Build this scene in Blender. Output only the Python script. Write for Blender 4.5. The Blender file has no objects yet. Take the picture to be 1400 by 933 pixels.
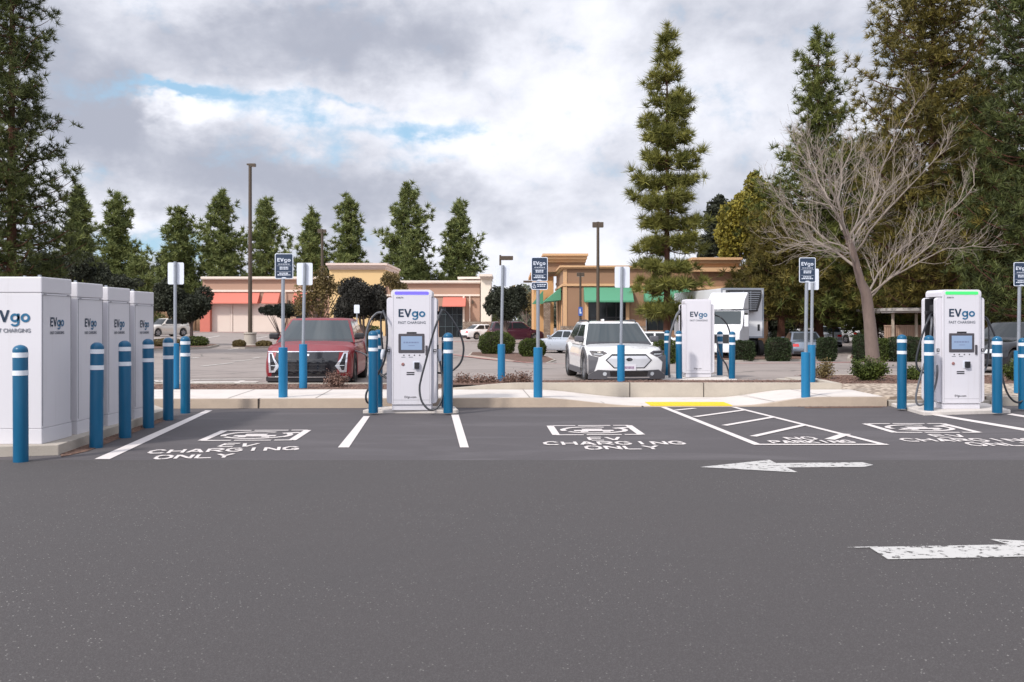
import bpy, bmesh, math, random
import numpy as np
from mathutils import Vector, Matrix
R = math.radians
# ---------------------------------------------------------------- camera, sky, sun, exposure
F, CX, HY, CH = 1300.0, 700.0, 437.0, 1.52
scene = bpy.context.scene
COL = scene.collection
cam_d = bpy.data.cameras.new('camera'); cam = bpy.data.objects.new('camera', cam_d); COL.objects.link(cam)
cam.location = (0, 0, CH); cam.rotation_euler = (R(90), 0, 0)
cam_d.sensor_width = 36; cam_d.lens = 36 * F / 1400; cam_d.shift_y = -(466.5 - HY) / 1400
cam_d.clip_end = 3000; cam_d.clip_start = 0.05
cam_d.dof.use_dof = True; cam_d.dof.focus_distance = 15.5; cam_d.dof.aperture_fstop = 5.6
scene.camera = cam
scene.view_settings.view_transform = 'Standard'; scene.view_settings.look = 'None'
scene.view_settings.exposure = 0.45; scene.view_settings.gamma = 1.0
scene.view_settings.use_curve_mapping = False
SUN_EL, SUN_AZ = 42.0, -138.0      # azimuth measured from +Y towards +X
sd = Vector((math.sin(R(SUN_AZ)) * math.cos(R(SUN_EL)), math.cos(R(SUN_AZ)) * math.cos(R(SUN_EL)), math.sin(R(SUN_EL))))
sun_d = bpy.data.lights.new('sun', 'SUN'); sun = bpy.data.objects.new('sun', sun_d); COL.objects.link(sun)
sun_d.energy = 2.6; sun_d.angle = R(5); sun_d.color = (1, .94, .86)
sun.rotation_euler = (-sd).to_track_quat('-Z', 'Y').to_euler(); sun.location = sd * 100

class NT:
    """tiny node-expression helper"""
    def __init__(s, nt): s.nt = nt
    def n(s, t, **k):
        x = s.nt.nodes.new(t)
        for a, b in k.items(): setattr(x, a, b)
        return x
    def put(s, sock, v):
        if isinstance(v, bpy.types.NodeSocket): s.nt.links.new(v, sock)
        else: sock.default_value = v
    def m(s, op, a, b=0.0, c=None, clamp=False):
        x = s.n('ShaderNodeMath', operation=op, use_clamp=clamp)
        s.put(x.inputs[0], a); s.put(x.inputs[1], b)
        if c is not None: s.put(x.inputs[2], c)
        return x.outputs[0]
    def mix(s, f, a, b, mode='MIX'):
        x = s.n('ShaderNodeMix', data_type='RGBA', blend_type=mode)
        s.put(x.inputs[0], f)
        for i, v in ((6, a), (7, b)):
            if not isinstance(v, bpy.types.NodeSocket) and len(v) == 3: v = (*v, 1)
            s.put(x.inputs[i], v)
        return x.outputs[2]
    def sstep(s, v, lo, hi):
        x = s.n('ShaderNodeMapRange', interpolation_type='SMOOTHSTEP')
        s.put(x.inputs[0], v); x.inputs[1].default_value = lo; x.inputs[2].default_value = hi
        return x.outputs[0]
    def noise(s, vec, scale, detail=4, rough=.5, dist=0.0):
        x = s.n('ShaderNodeTexNoise'); s.put(x.inputs['Vector'], vec)
        x.inputs['Scale'].default_value = scale; x.inputs['Detail'].default_value = detail
        x.inputs['Roughness'].default_value = rough; x.inputs['Distortion'].default_value = dist
        return x.outputs['Fac']

world = bpy.data.worlds.new('World'); scene.world = world; world.use_nodes = True
wn = world.node_tree; wn.nodes.clear(); W = NT(wn)
tc = W.n('ShaderNodeTexCoord').outputs['Generated']
sky = W.n('ShaderNodeTexSky', sky_type='NISHITA'); sky.sun_disc = False
sky.sun_elevation = R(SUN_EL); sky.sun_rotation = R(SUN_AZ)
sep = W.n('ShaderNodeSeparateXYZ'); wn.links.new(tc, sep.inputs[0])
az = W.m('ARCTAN2', sep.outputs[0], sep.outputs[1])         # radians, 0 = +Y
el = W.m('ARCSINE', sep.outputs[2])
cmb = W.n('ShaderNodeCombineXYZ'); W.put(cmb.inputs[0], W.m('MULTIPLY', az, 1.0)); W.put(cmb.inputs[1], W.m('MULTIPLY', el, 1.35)); 
sv = cmb.outputs[0]
big = W.noise(sv, 5.0, 6, .55, .3)
wx = W.noise(sv, 9.0, 5, .6); fine = W.noise(sv, 15.0, 9, .6, .15)
cmb2 = W.n('ShaderNodeCombineXYZ'); W.put(cmb2.inputs[0], W.m('ADD', az, 7.3)); W.put(cmb2.inputs[1], W.m('MULTIPLY', el, 1.9))
wy = W.noise(cmb2.outputs[0], 9.0, 5, .6)
azw = W.m('ADD', az, W.m('MULTIPLY', W.m('SUBTRACT', wx, .5), .16))
elw = W.m('ADD', el, W.m('MULTIPLY', W.m('SUBTRACT', wy, .5), .09))
def blob(px, py, rx, ry, soft=1.0):
    a0, e0 = math.atan((px - CX) / F), math.atan((HY - py) / F)
    dx = W.m('DIVIDE', W.m('SUBTRACT', azw, a0), rx / F); dy = W.m('DIVIDE', W.m('SUBTRACT', elw, e0), ry / F)
    r2 = W.m('ADD', W.m('MULTIPLY', dx, dx), W.m('MULTIPLY', dy, dy))
    return W.m('EXPONENT', W.m('MULTIPLY', r2, -soft))
def blobs(l):
    s = None
    for b in l:
        x = blob(*b[:4]); x = W.m('MULTIPLY', x, b[4])
        s = x if s is None else W.m('ADD', s, x)
    return s
# darker cloud bellies / brighter tops, by place in the sky
dark = blobs([(145, 180, 75, 45, 1.1), (440, 62, 240, 55, .85), (330, 235, 190, 40, .65), (580, 270, 190, 34, .6), (660, 150, 60, 20, .3), (900, 230, 190, 60, .3), (20, 60, 120, 60, .35), (1000, 60, 220, 60, .28)])
lite = blobs([(255, 165, 60, 22, 1.0), (215, 190, 60, 40, .3), (640, 190, 120, 60, .5), (760, 130, 120, 110, .5), (740, 260, 130, 30, .35), (250, 20, 120, 30, .3), (200, 310, 70, 18, .5), (800, 350, 150, 30, .35)])
shade = W.m('ADD', W.m('SUBTRACT', dark, lite), W.m('MULTIPLY', W.m('SUBTRACT', big, .5), 1.9))
shade = W.m('ADD', shade, W.m('MULTIPLY', W.m('SUBTRACT', fine, .5), 1.1))
shade = W.sstep(shade, -.72, .85)
cloud = W.mix(shade, (.79, .80, .86), (.34, .36, .43))
vd = W.n('ShaderNodeVectorMath', operation='DOT_PRODUCT'); wn.links.new(tc, vd.inputs[0]); vd.inputs[1].default_value = sd
glow = W.m('ADD', W.m('MULTIPLY', W.sstep(vd.outputs['Value'], -.1, .95), .85), 1.0)     # cloud is brighter towards the sun
sc_ = W.n('ShaderNodeVectorMath', operation='SCALE'); W.put(sc_.inputs[0], cloud); W.put(sc_.inputs[3], glow); cloud = sc_.outputs[0]
blue = blobs([(290, 148, 130, 14, 1.05), (390, 172, 90, 15, .95), (440, 208, 50, 22, .85), (585, 172, 75, 15, .95), (225, 143, 40, 10, .9), (490, 140, 70, 8, .7), (205, 350, 60, 24, 1.3), (110, 258, 30, 20, .4), (590, 225, 60, 12, .4)])
blue = W.m('ADD', blue, W.m('MULTIPLY', W.m('SUBTRACT', fine, .5), 3.0))
bm_ = W.sstep(blue, .12, 1.25)
skyc = W.mix(1.0, sky.outputs[0], (.115, .115, .115), 'MULTIPLY')
skyc = W.mix(.75, skyc, (.30, .49, .66))
full = W.mix(bm_, cloud, skyc)
bg = W.n('ShaderNodeBackground'); W.put(bg.inputs[0], full); bg.inputs[1].default_value = 1.0
wn.links.new(bg.outputs[0], W.n('ShaderNodeOutputWorld').inputs[0])

# ---------------------------------------------------------------- helpers
def lin(r, g, b, k=1.0):
    f = lambda c: (c / 255 / 12.92) if c / 255 <= .04045 else ((c / 255 + .055) / 1.055) ** 2.4
    return tuple(f(c) * k for c in (r, g, b))
def sm(a, b, x):
    t = min(1, max(0, (x - a) / (b - a))); return t * t * (3 - 2 * t)
def terr(x, y): return -.6 * sm(25, 52, y) * sm(-38, -2, x)
def px2(px, d): return (px - CX) * d / F
def pz(py, d): return CH - (py - HY) * d / F
def P(px, py, d): return Vector((px2(px, d), d, pz(py, d)))
def G(px, py, z=0.0):
    d = (CH - z) * F / (py - HY); return Vector((px2(px, d), d, z))
def GT(px, py, off=0.0):
    d = CH * F / (py - HY)
    for _ in range(40):
        z = terr(px2(px, d), d); d = .5 * d + .5 * (CH - z) * F / (py - HY)
    return Vector((px2(px, d), d, terr(px2(px, d), d) + off))

MATS = {}
def mat(name, col, rough=.6, metal=0.0, var=.12, vs=3.0, bump=0.0, bs=40.0, emit=0.0, spec=.5, coat=0.0, fn=None, stretch=None):
    if name in MATS: return MATS[name]
    m = bpy.data.materials.new(name); m.use_nodes = True; nt = m.node_tree; N = NT(nt)
    b = nt.nodes['Principled BSDF']
    t = N.n('ShaderNodeTexCoord').outputs['Object']
    if stretch:
        mp = N.n('ShaderNodeMapping'); mp.inputs['Scale'].default_value = stretch; nt.links.new(t, mp.inputs[0]); t = mp.outputs[0]
    a = N.noise(t, vs, 6, .6)
    f = N.m('MULTIPLY_ADD', N.m('SUBTRACT', a, .5), var * 2, 1.0)
    c = N.mix(1.0, col, (1, 1, 1), 'MULTIPLY') if False else None
    mm = N.n('ShaderNodeVectorMath', operation='SCALE'); mm.inputs[0].default_value = col; N.put(mm.inputs[3], f)
    out = mm.outputs[0]
    if fn: out = fn(N, t, out)
    nt.links.new(out, b.inputs['Base Color'])
    b.inputs['Roughness'].default_value = rough; b.inputs['Metallic'].default_value = metal
    b.inputs['Specular IOR Level'].default_value = spec; b.inputs['Coat Weight'].default_value = coat
    if rough > .15 and rough < .9:
        N.put(b.inputs['Roughness'], N.m('MULTIPLY_ADD', N.m('SUBTRACT', a, .5), .25, rough, clamp=True))
    if emit:
        nt.links.new(out, b.inputs['Emission Color']); b.inputs['Emission Strength'].default_value = emit
    if bump:
        bn = N.n('ShaderNodeBump'); bn.inputs['Strength'].default_value = bump; bn.inputs['Distance'].default_value = .02
        N.put(bn.inputs['Height'], N.noise(t, bs, 5, .6)); nt.links.new(bn.outputs[0], b.inputs['Normal'])
    MATS[name] = m; return m

def tag(o, label=None, cat=None, group=None, kind=None):
    if label: o['label'] = label
    if cat: o['category'] = cat
    if group: o['group'] = group
    if kind: o['kind'] = kind
    return o
def thing(name, label, cat, loc=(0, 0, 0), rz=0.0, group=None):
    o = bpy.data.objects.new(name, None); COL.objects.link(o); o.location = loc; o.rotation_euler = (0, 0, rz)
    o.empty_display_size = .2
    return tag(o, label, cat, group)
def copy_tree(o, parent=None):
    c = o.copy(); COL.objects.link(c)
    if parent is not None: c.parent = parent
    for ch in list(o.children): copy_tree(ch, c)
    return c

class MB:
    def __init__(s): s.v = []; s.f = []
    def add(s, vs, fs):
        n = len(s.v); s.v += [tuple(v) for v in vs]; s.f += [tuple(i + n for i in f) for f in fs]; return s
    def box(s, x0, x1, y0, y1, z0, z1):
        return s.add([(x0, y0, z0), (x1, y0, z0), (x1, y1, z0), (x0, y1, z0), (x0, y0, z1), (x1, y0, z1), (x1, y1, z1), (x0, y1, z1)],
                     [(0, 3, 2, 1), (4, 5, 6, 7), (0, 1, 5, 4), (1, 2, 6, 5), (2, 3, 7, 6), (3, 0, 4, 7)])
    def prism(s, poly, z0, z1):       # poly [(x,y)] ccw
        n = len(poly)
        return s.add([(p[0], p[1], z0) for p in poly] + [(p[0], p[1], z1) for p in poly],
                     [tuple(range(n - 1, -1, -1)), tuple(range(n, 2 * n))] + [(i, (i + 1) % n, n + (i + 1) % n, n + i) for i in range(n)])
    def slab(s, poly, y0, y1):        # poly [(x,z)] seen from -Y ccw, extruded in y
        n = len(poly)
        return s.add([(p[0], y0, p[1]) for p in poly] + [(p[0], y1, p[1]) for p in poly],
                     [tuple(range(n)), tuple(range(2 * n - 1, n - 1, -1))] + [((i + 1) % n, i, n + i, n + (i + 1) % n) for i in range(n)])
    def side(s, poly, x0, x1):        # poly [(y,z)] extruded in x
        n = len(poly)
        return s.add([(x0, p[0], p[1]) for p in poly] + [(x1, p[0], p[1]) for p in poly],
                     [tuple(range(n)), tuple(range(2 * n - 1, n - 1, -1))] + [((i + 1) % n, i, n + i, n + (i + 1) % n) for i in range(n)])
    def lathe(s, prof, n=24, axis='z', c=(0, 0, 0)):
        vs = []; m = len(prof)
        for i in range(n):
            a = 2 * math.pi * i / n
            for r, h in prof:
                p = (r * math.cos(a), r * math.sin(a), h)
                if axis == 'x': p = (p[2], p[0], p[1])
                if axis == 'y': p = (p[1], p[2], p[0])
                vs.append((p[0] + c[0], p[1] + c[1], p[2] + c[2]))
        return s.add(vs, [(i * m + j, ((i + 1) % n) * m + j, ((i + 1) % n) * m + j + 1, i * m + j + 1) for i in range(n) for j in range(m - 1)])
    def tube(s, pts, rad, n=8, cap=True):
        pts = [Vector(p) for p in pts]; m = len(pts); rad = rad if isinstance(rad, (list, tuple)) else [rad] * m
        vs = []; up = None
        for i, p in enumerate(pts):
            t = (pts[min(i + 1, m - 1)] - pts[max(i - 1, 0)]).normalized()
            if up is None: up = t.orthogonal().normalized()
            up = (up - t * up.dot(t)).normalized() if (up - t * up.dot(t)).length > 1e-5 else t.orthogonal().normalized()
            b = t.cross(up)
            for k in range(n):
                a = 2 * math.pi * k / n; vs.append(p + (up * math.cos(a) + b * math.sin(a)) * rad[i])
        fs = [(i * n + k, i * n + (k + 1) % n, (i + 1) * n + (k + 1) % n, (i + 1) * n + k) for i in range(m - 1) for k in range(n)]
        if cap: fs += [tuple(range(n - 1, -1, -1)), tuple(range((m - 1) * n, m * n))]
        return s.add(vs, fs)
    def build(s, name, m, parent=None, smooth=False, bevel=0.0, loc=None):
        me = bpy.data.meshes.new(name); me.from_pydata(s.v, [], s.f); me.validate(); me.update()
        bm = bmesh.new(); bm.from_mesh(me); bmesh.ops.recalc_face_normals(bm, faces=bm.faces)
        if bevel:
            es = [e for e in bm.edges if len(e.link_faces) == 2 and e.calc_face_angle(0) > .5]
            bmesh.ops.bevel(bm, geom=es, offset=bevel, segments=2, affect='EDGES', profile=.6, clamp_overlap=True)
        if smooth:
            for f in bm.faces: f.smooth = True
            for e in bm.edges:
                if len(e.link_faces) == 2 and e.calc_face_angle(0) > R(38): e.smooth = False
        bm.to_mesh(me); bm.free()
        me.materials.append(m)
        o = bpy.data.objects.new(name, me); COL.objects.link(o)
        if parent is not None: o.parent = parent
        if loc is not None: o.location = loc
        return o
def struct(name, mb, m, **k):
    o = mb.build(name, m, **k); o['kind'] = 'structure'; return o
def sheet(name, polys, z, m, fn=None):
    """flat polygons (x,y) at height z"""
    b = MB()
    for p in polys: b.add([(q[0], q[1], z if fn is None else fn(q[0], q[1]) + z) for q in p], [tuple(range(len(p)))])
    me = bpy.data.meshes.new(name); me.from_pydata(b.v, [], b.f); me.update()
    bm = bmesh.new(); bm.from_mesh(me)
    for f in bm.faces:
        f.normal_update()
        if f.normal.z < 0: f.normal_flip()
    bm.to_mesh(me); bm.free(); me.materials.append(m)
    o = bpy.data.objects.new(name, me); COL.objects.link(o); o['kind'] = 'structure'; return o

_tcache = {}
def text_mesh(body, size, bold=0.0, ext=.001, align='CENTER'):
    key = (body, size, bold, ext, align)
    if key in _tcache: return _tcache[key]
    cu = bpy.data.curves.new('txt', 'FONT'); cu.body = body; cu.size = size; cu.offset = bold * size; cu.extrude = ext
    cu.align_x = align; cu.align_y = 'BOTTOM_BASELINE'; cu.resolution_u = 3
    o = bpy.data.objects.new('txt', cu); COL.objects.link(o)
    dg = bpy.context.evaluated_depsgraph_get(); me = bpy.data.meshes.new_from_object(o.evaluated_get(dg))
    bpy.data.objects.remove(o); bpy.data.curves.remove(cu)
    _tcache[key] = me; return me
def text_obj(name, body, size, m, parent, loc, rot=(R(90), 0, 0), bold=0.0, align='CENTER', sx=1.0):
    me = text_mesh(body, size, bold, .0012, align).copy()
    me.materials.clear(); me.materials.append(m)
    o = bpy.data.objects.new(name, me); COL.objects.link(o); o.parent = parent; o.location = loc; o.rotation_euler = rot; o.scale = (sx, 1, 1)
    return o
# ---------------------------------------------------------------- materials
def asphalt_fn(speck, dens, tint=(.34, .33, .31)):
    def fn(N, t, c):
        v = N.n('ShaderNodeTexVoronoi'); v.inputs['Scale'].default_value = 38; N.put(v.inputs['Vector'], t)
        sel = N.sstep(v.outputs['Distance'], .20, .09)
        wn_ = N.n('ShaderNodeTexWhiteNoise'); N.put(wn_.inputs[0], v.outputs['Position'])
        keep = N.m('GREATER_THAN', wn_.outputs[0], dens)
        patch = N.sstep(N.noise(t, .5, 3), .25, .7)
        c2 = N.mix(N.m('MULTIPLY', N.m('MULTIPLY', sel, keep), patch), c, tint)
        g = N.noise(t, 160, 2); c3 = N.mix(N.m('MULTIPLY', N.sstep(g, .45, .75), speck), c2, (.13, .124, .125))
        s = N.noise(t, .35, 5, .65, .8); c4 = N.mix(N.m('MULTIPLY', N.sstep(s, .5, .72), .22), c3, (.045, .043, .045))
        return c4
    return fn
M_ASPH = mat('asphalt_lane', lin(106, 100, 101, .33), .88, var=.12, vs=.8, bump=.28, bs=90, fn=asphalt_fn(.45, .62))
def stall_fn(N, t, c):
    s = N.noise(t, .7, 6, .62, 1.2); c = N.mix(N.m('MULTIPLY', N.sstep(s, .46, .7), .4), c, (.115, .105, .112))
    s2 = N.noise(t, 2.2, 4, .6, .5); c = N.mix(N.m('MULTIPLY', N.sstep(s2, .55, .75), .4), c, (.06, .056, .062))
    g = N.noise(t, 120, 2); return N.mix(N.m('MULTIPLY', N.sstep(g, .5, .8), .3), c, (.14, .13, .13))
M_STALL = mat('asphalt_stall', lin(110, 104, 108, .42), .85, var=.22, vs=1.0, stretch=(.5, 1.6, 1), bump=.2, bs=80, fn=stall_fn)
def rear_fn(N, t, c):
    s = N.noise(t, .25, 6, .65, 1.5); c = N.mix(N.m('MULTIPLY', N.sstep(s, .45, .7), .5), c, lin(140, 130, 126, .52))
    v = N.n('ShaderNodeTexVoronoi', feature='DISTANCE_TO_EDGE'); v.inputs['Scale'].default_value = .16
    mx = N.n('ShaderNodeVectorMath', operation='ADD'); N.put(mx.inputs[0], t)
    nn = N.n('ShaderNodeTexNoise'); nn.inputs['Scale'].default_value = .8; N.put(nn.inputs['Vector'], t)
    N.put(mx.inputs[1], nn.outputs['Color']); N.put(v.inputs['Vector'], mx.outputs[0])
    return N.mix(N.m('MULTIPLY', N.sstep(v.outputs['Distance'], .012, .002), .7), c, (.06, .055, .05))
M_REAR = mat('asphalt_old', lin(178, 166, 160, .58), .9, var=.12, vs=.6, bump=.15, bs=60, fn=rear_fn)
def conc_fn(N, t, c):
    s = N.noise(t, 1.3, 6, .65, .6); c = N.mix(N.m('MULTIPLY', N.sstep(s, .48, .74), .35), c, lin(150, 138, 128, .8))
    g = N.noise(t, 70, 3); return N.mix(N.m('MULTIPLY', N.sstep(g, .5, .8), .25), c, lin(140, 130, 122, .7))
M_CONC = mat('concrete_new', lin(236, 228, 222, .66), .85, var=.08, vs=2, bump=.1, bs=120, fn=conc_fn)
M_CONC2 = mat('concrete_old', lin(178, 170, 160, .85), .9, var=.15, vs=2.5, bump=.2, bs=70, fn=conc_fn)
def pebble_fn(N, t, c):
    v = N.n('ShaderNodeTexVoronoi'); v.inputs['Scale'].default_value = 9; N.put(v.inputs['Vector'], t)
    return N.mix(N.sstep(v.outputs['Distance'], .25, .6), c, lin(140, 124, 110, .8))
M_PEB = mat('pebbled_concrete', lin(214, 198, 180, .85), .9, var=.15, vs=3, bump=.5, bs=30, fn=pebble_fn)
def mulch_fn(N, t, c):
    g = N.noise(t, 22, 6, .75); return N.mix(N.sstep(g, .42, .66), c, lin(150, 118, 100, .8))
M_MULCH = mat('mulch', lin(84, 60, 52, .8), .95, var=.3, vs=4, bump=.8, bs=26, fn=mulch_fn)
def wear(m, lo, hi, sc=9.0):
    """paint worn through: holes where the noise is low"""
    nt = m.node_tree; N = NT(nt); b = nt.nodes['Principled BSDF']; t = N.n('ShaderNodeTexCoord').outputs['Object']
    a = N.noise(t, sc, 7, .72); a = N.sstep(a, lo, hi); nt.links.new(a, b.inputs['Alpha']); return m
M_LINE = wear(mat('road_paint', lin(240, 232, 230, .68), .75, var=.08, vs=6), .27, .36)
M_PAINT2 = wear(mat('road_paint_worn', lin(224, 222, 220, .6), .8, var=.08, vs=8), .39, .46, 14)
M_PAINT3 = wear(mat('road_paint_faded', lin(232, 226, 220, .68), .85, var=.1), .26, .46, 5)
M_YEL = mat('tactile_yellow', lin(250, 208, 24, .72), .6, var=.06, bump=.5, bs=25)
M_REDK = wear(mat('red_kerb_paint', lin(205, 130, 128, .75), .85, var=.25, vs=2), .2, .35)
M_BLUE = mat('bollard_blue', lin(0, 104, 148, .60), .34, var=.14, vs=3, stretch=(4, 4, .8), coat=.12, spec=.35)
M_BLUE2 = mat('sleeve_blue', lin(4, 124, 176, .70), .5, var=.12, vs=3, stretch=(4, 4, .8))
M_BAND = mat('reflective_band', lin(225, 230, 238, .85), .4, var=.05)
M_SEAM = mat('seam_grey', lin(150, 148, 155, .8), .6)
M_NAVY = mat('ink_navy', lin(18, 48, 74, .8), .5, var=.02)
M_TEAL = mat('ink_teal', lin(22, 100, 140, .85), .5, var=.02)
M_GREYINK = mat('ink_grey', lin(120, 124, 134, .8), .5, var=.02)
M_BLK = mat('black_plastic', lin(38, 38, 42, .8), .45, var=.1)
M_DGREY = mat('dark_grey_panel', lin(78, 74, 80, .8), .5, var=.1)
M_RUB = mat('cable_rubber', lin(44, 46, 52, .9), .42, var=.1)
M_RUBG = mat('cable_rubber_grey', lin(100, 102, 108, .8), .42, var=.1)
M_SCR = mat('screen', lin(110, 126, 150), .15, emit=.55, var=.05)
M_SCRD = mat('screen_text', lin(92, 104, 130), .3, emit=.35)
M_LEDP = mat('led_violet', lin(92, 82, 240), .3, emit=.75, var=0)
M_LEDG = mat('led_green', lin(52, 190, 90), .3, emit=.75, var=0)
M_STEEL = mat('galvanized_steel', lin(160, 166, 176, .75), .45, .35, var=.15, vs=8)
M_SIGNW = mat('sign_white', lin(214, 220, 232, .9), .4, var=.03)
M_SIGNB = mat('sign_navy', lin(34, 52, 76, .9), .4, var=.05)
M_SIGNT = mat('sign_letter', lin(215, 222, 235, .9), .5, var=.02)
M_BRONZE = mat('bronze_pole', lin(86, 74, 62, .8), .5, .2, var=.12)
M_GLASSD = mat('dark_glass', (.016, .02, .023), .08, var=.1, spec=.35)
M_TAN = mat('stucco_tan', lin(196, 160, 140, .68), .9, var=.1, vs=.35, bump=.15, bs=20)
M_CREAM = mat('stucco_cream', lin(232, 218, 206, .85), .85, var=.06, vs=.5)
M_YWALL = mat('stucco_yellow', lin(238, 204, 150, .74), .85, var=.06, vs=.5)
M_BROWN = mat('stucco_brown', lin(178, 140, 112, .64), .9, var=.1, vs=.4, bump=.15, bs=20)
M_ORNG = mat('trim_orange', lin(230, 186, 142, .72), .85, var=.07, vs=.6)
M_CORAL = mat('awning_coral', lin(220, 128, 112, .72), .8, var=.1, vs=1)
M_GREEN = mat('awning_green', lin(92, 164, 130, .72), .75, var=.08, vs=1)
M_RDOOR = mat('panel_pale', lin(224, 208, 198, .85), .7, var=.05, vs=.5)
def grime(N, t, c):
    mp = N.n('ShaderNodeMapping'); mp.inputs['Scale'].default_value = (5, 5, .35); N.put(mp.inputs[0], t)
    s = N.noise(mp.outputs[0], 3.0, 6, .65, .2); c = N.mix(N.m('MULTIPLY', N.sstep(s, .54, .8), .16), c, (.33, .30, .27))
    s = N.noise(t, 11, 6, .7); return N.mix(N.m('MULTIPLY', N.sstep(s, .62, .8), .22), c, (.3, .27, .24))
def brickish(sc, mortar, c2):
    def fn(N, t, c):
        br = N.n('ShaderNodeTexBrick'); mp = N.n('ShaderNodeMapping'); mp.inputs['Rotation'].default_value = (R(90), 0, 0)
        N.put(mp.inputs[0], t); N.put(br.inputs['Vector'], mp.outputs[0]); br.inputs['Scale'].default_value = sc
        N.put(br.inputs['Color1'], c); br.inputs['Color2'].default_value = (*c2, 1); br.inputs['Mortar'].default_value = (*mortar, 1)
        br.inputs['Mortar Size'].default_value = .03; return br.outputs[0]
    return fn
M_STONE = mat('stone_veneer', lin(176, 158, 142, .8), .9, var=.25, vs=5, bump=.4, bs=8, fn=brickish(2.2, lin(90, 80, 74, .8), lin(140, 118, 100, .8)))
M_WOOD = mat('fence_wood', lin(160, 128, 102, .8), .9, var=.25, vs=1.2, stretch=(6, 6, .4))
M_BARK = mat('bark_grey', lin(136, 118, 110, .62), .95, var=.3, vs=5, bump=.6, bs=14, stretch=(3, 3, 1))
M_TWIG = mat('twig_grey', lin(158, 146, 136, .72), .9, var=.25, vs=1.5)
M_PBARK = mat('bark_pine', lin(96, 62, 48, .8), .95, var=.35, vs=3, bump=.6, bs=9, stretch=(3, 3, 1))

M_WHITE = mat('cabinet_white', lin(230, 228, 234, .76), .35, var=.03, vs=1.5, fn=grime)
M_WHITE2 = mat('charger_white', lin(230, 228, 236, .74), .33, var=.03, vs=1.8, fn=grime)
# ---------------------------------------------------------------- ground
b = MB()
xs = [-600, -400, -250, -150, -90, -60] + [-50 + i for i in range(0, 101)] + [60, 90, 150, 250, 400, 600]
ys = [-40, -20, 0, 10, 20] + [22 + i for i in range(0, 50)] + [75, 80, 90, 100, 120, 150, 200, 300, 500, 900, 1800]
b.add([(x, y, terr(x, y)) for y in ys for x in xs], [(j * len(xs) + i, j * len(xs) + i + 1, (j + 1) * len(xs) + i + 1, (j + 1) * len(xs) + i) for j in range(len(ys) - 1) for i in range(len(xs) - 1)])
struct('ground', b, M_REAR)
YD = 10.25
sheet('road', [[(-60, -30), (60, -30), (60, YD), (-60, YD)]], .004, M_ASPH)
kx0, ky0, kx1, ky1 = -9.5, 16.05, 6.55, 16.62
def kline(x): return ky0 + (ky1 - ky0) * (x - kx0) / (kx1 - kx0)
sheet('parking_bay', [[(-60, YD), (60, YD), (60, kline(60)), (-60, kline(-60))]], .004, M_STALL)

def strip(pts, w, off=.010, fn=terr, seg=1.0):
    out = []
    for (a, b_) in zip(pts[:-1], pts[1:]):
        a = Vector(a[:2]); b_ = Vector(b_[:2]); n = max(1, int((b_ - a).length / seg)); d = (b_ - a).normalized(); s = Vector((-d.y, d.x)) * w / 2
        for i in range(n):
            p, q = a.lerp(b_, i / n), a.lerp(b_, (i + 1) / n)
            out.append([p + s, p - s, q - s, q + s])
    return out
def gpoly(pts): return [tuple(G(*p)[:2]) for p in pts]
# stall lines near
sheet('parking_line', [gpoly([(129, 629), (150, 629), (290.5, 562), (281, 562)])], .0095, M_LINE)
sheet('parking_line', [gpoly([(462, 613), (477, 613), (505.5, 570), (497, 570)])], .0095, M_LINE)
sheet('parking_line', [gpoly([(629, 613), (641, 613), (627, 568), (617, 568)])], .0095, M_LINE)
sheet('parking_line', [gpoly([(1266, 567), (1274, 566), (1420, 590), (1420, 593.5)])], .0095, M_LINE)
sheet('parking_line', [gpoly([(1376, 567.5), (1384, 566.5), (1480, 581), (1480, 585)])], .0095, M_LINE)
def L(p, q, w): return strip([G(*p), G(*q)], w, 0, lambda x, y: 0, 50)[0]
bars = [L((907, 557.5), (1037, 609.6), .10), L((1003, 557.5), (1209, 609.2), .09), L((1030, 609.0), (1214, 609.0), .09)]
sheet('no_parking_aisle', bars[:1], .0095, M_LINE); sheet('no_parking_aisle', bars[1:2], .0105, M_LINE); sheet('no_parking_aisle', bars[2:], .0115, M_LINE)
sheet('no_parking_aisle', [L((950, 571), (1018, 561.6), .1), L((990, 583), (1058, 571.3), .1), L((1029.5, 598), (1099, 582.4), .1), L((923, 562), (950, 559.3), .1), L((1134, 602.3), (1157, 594.6), .13)], .0125, M_LINE)

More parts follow.
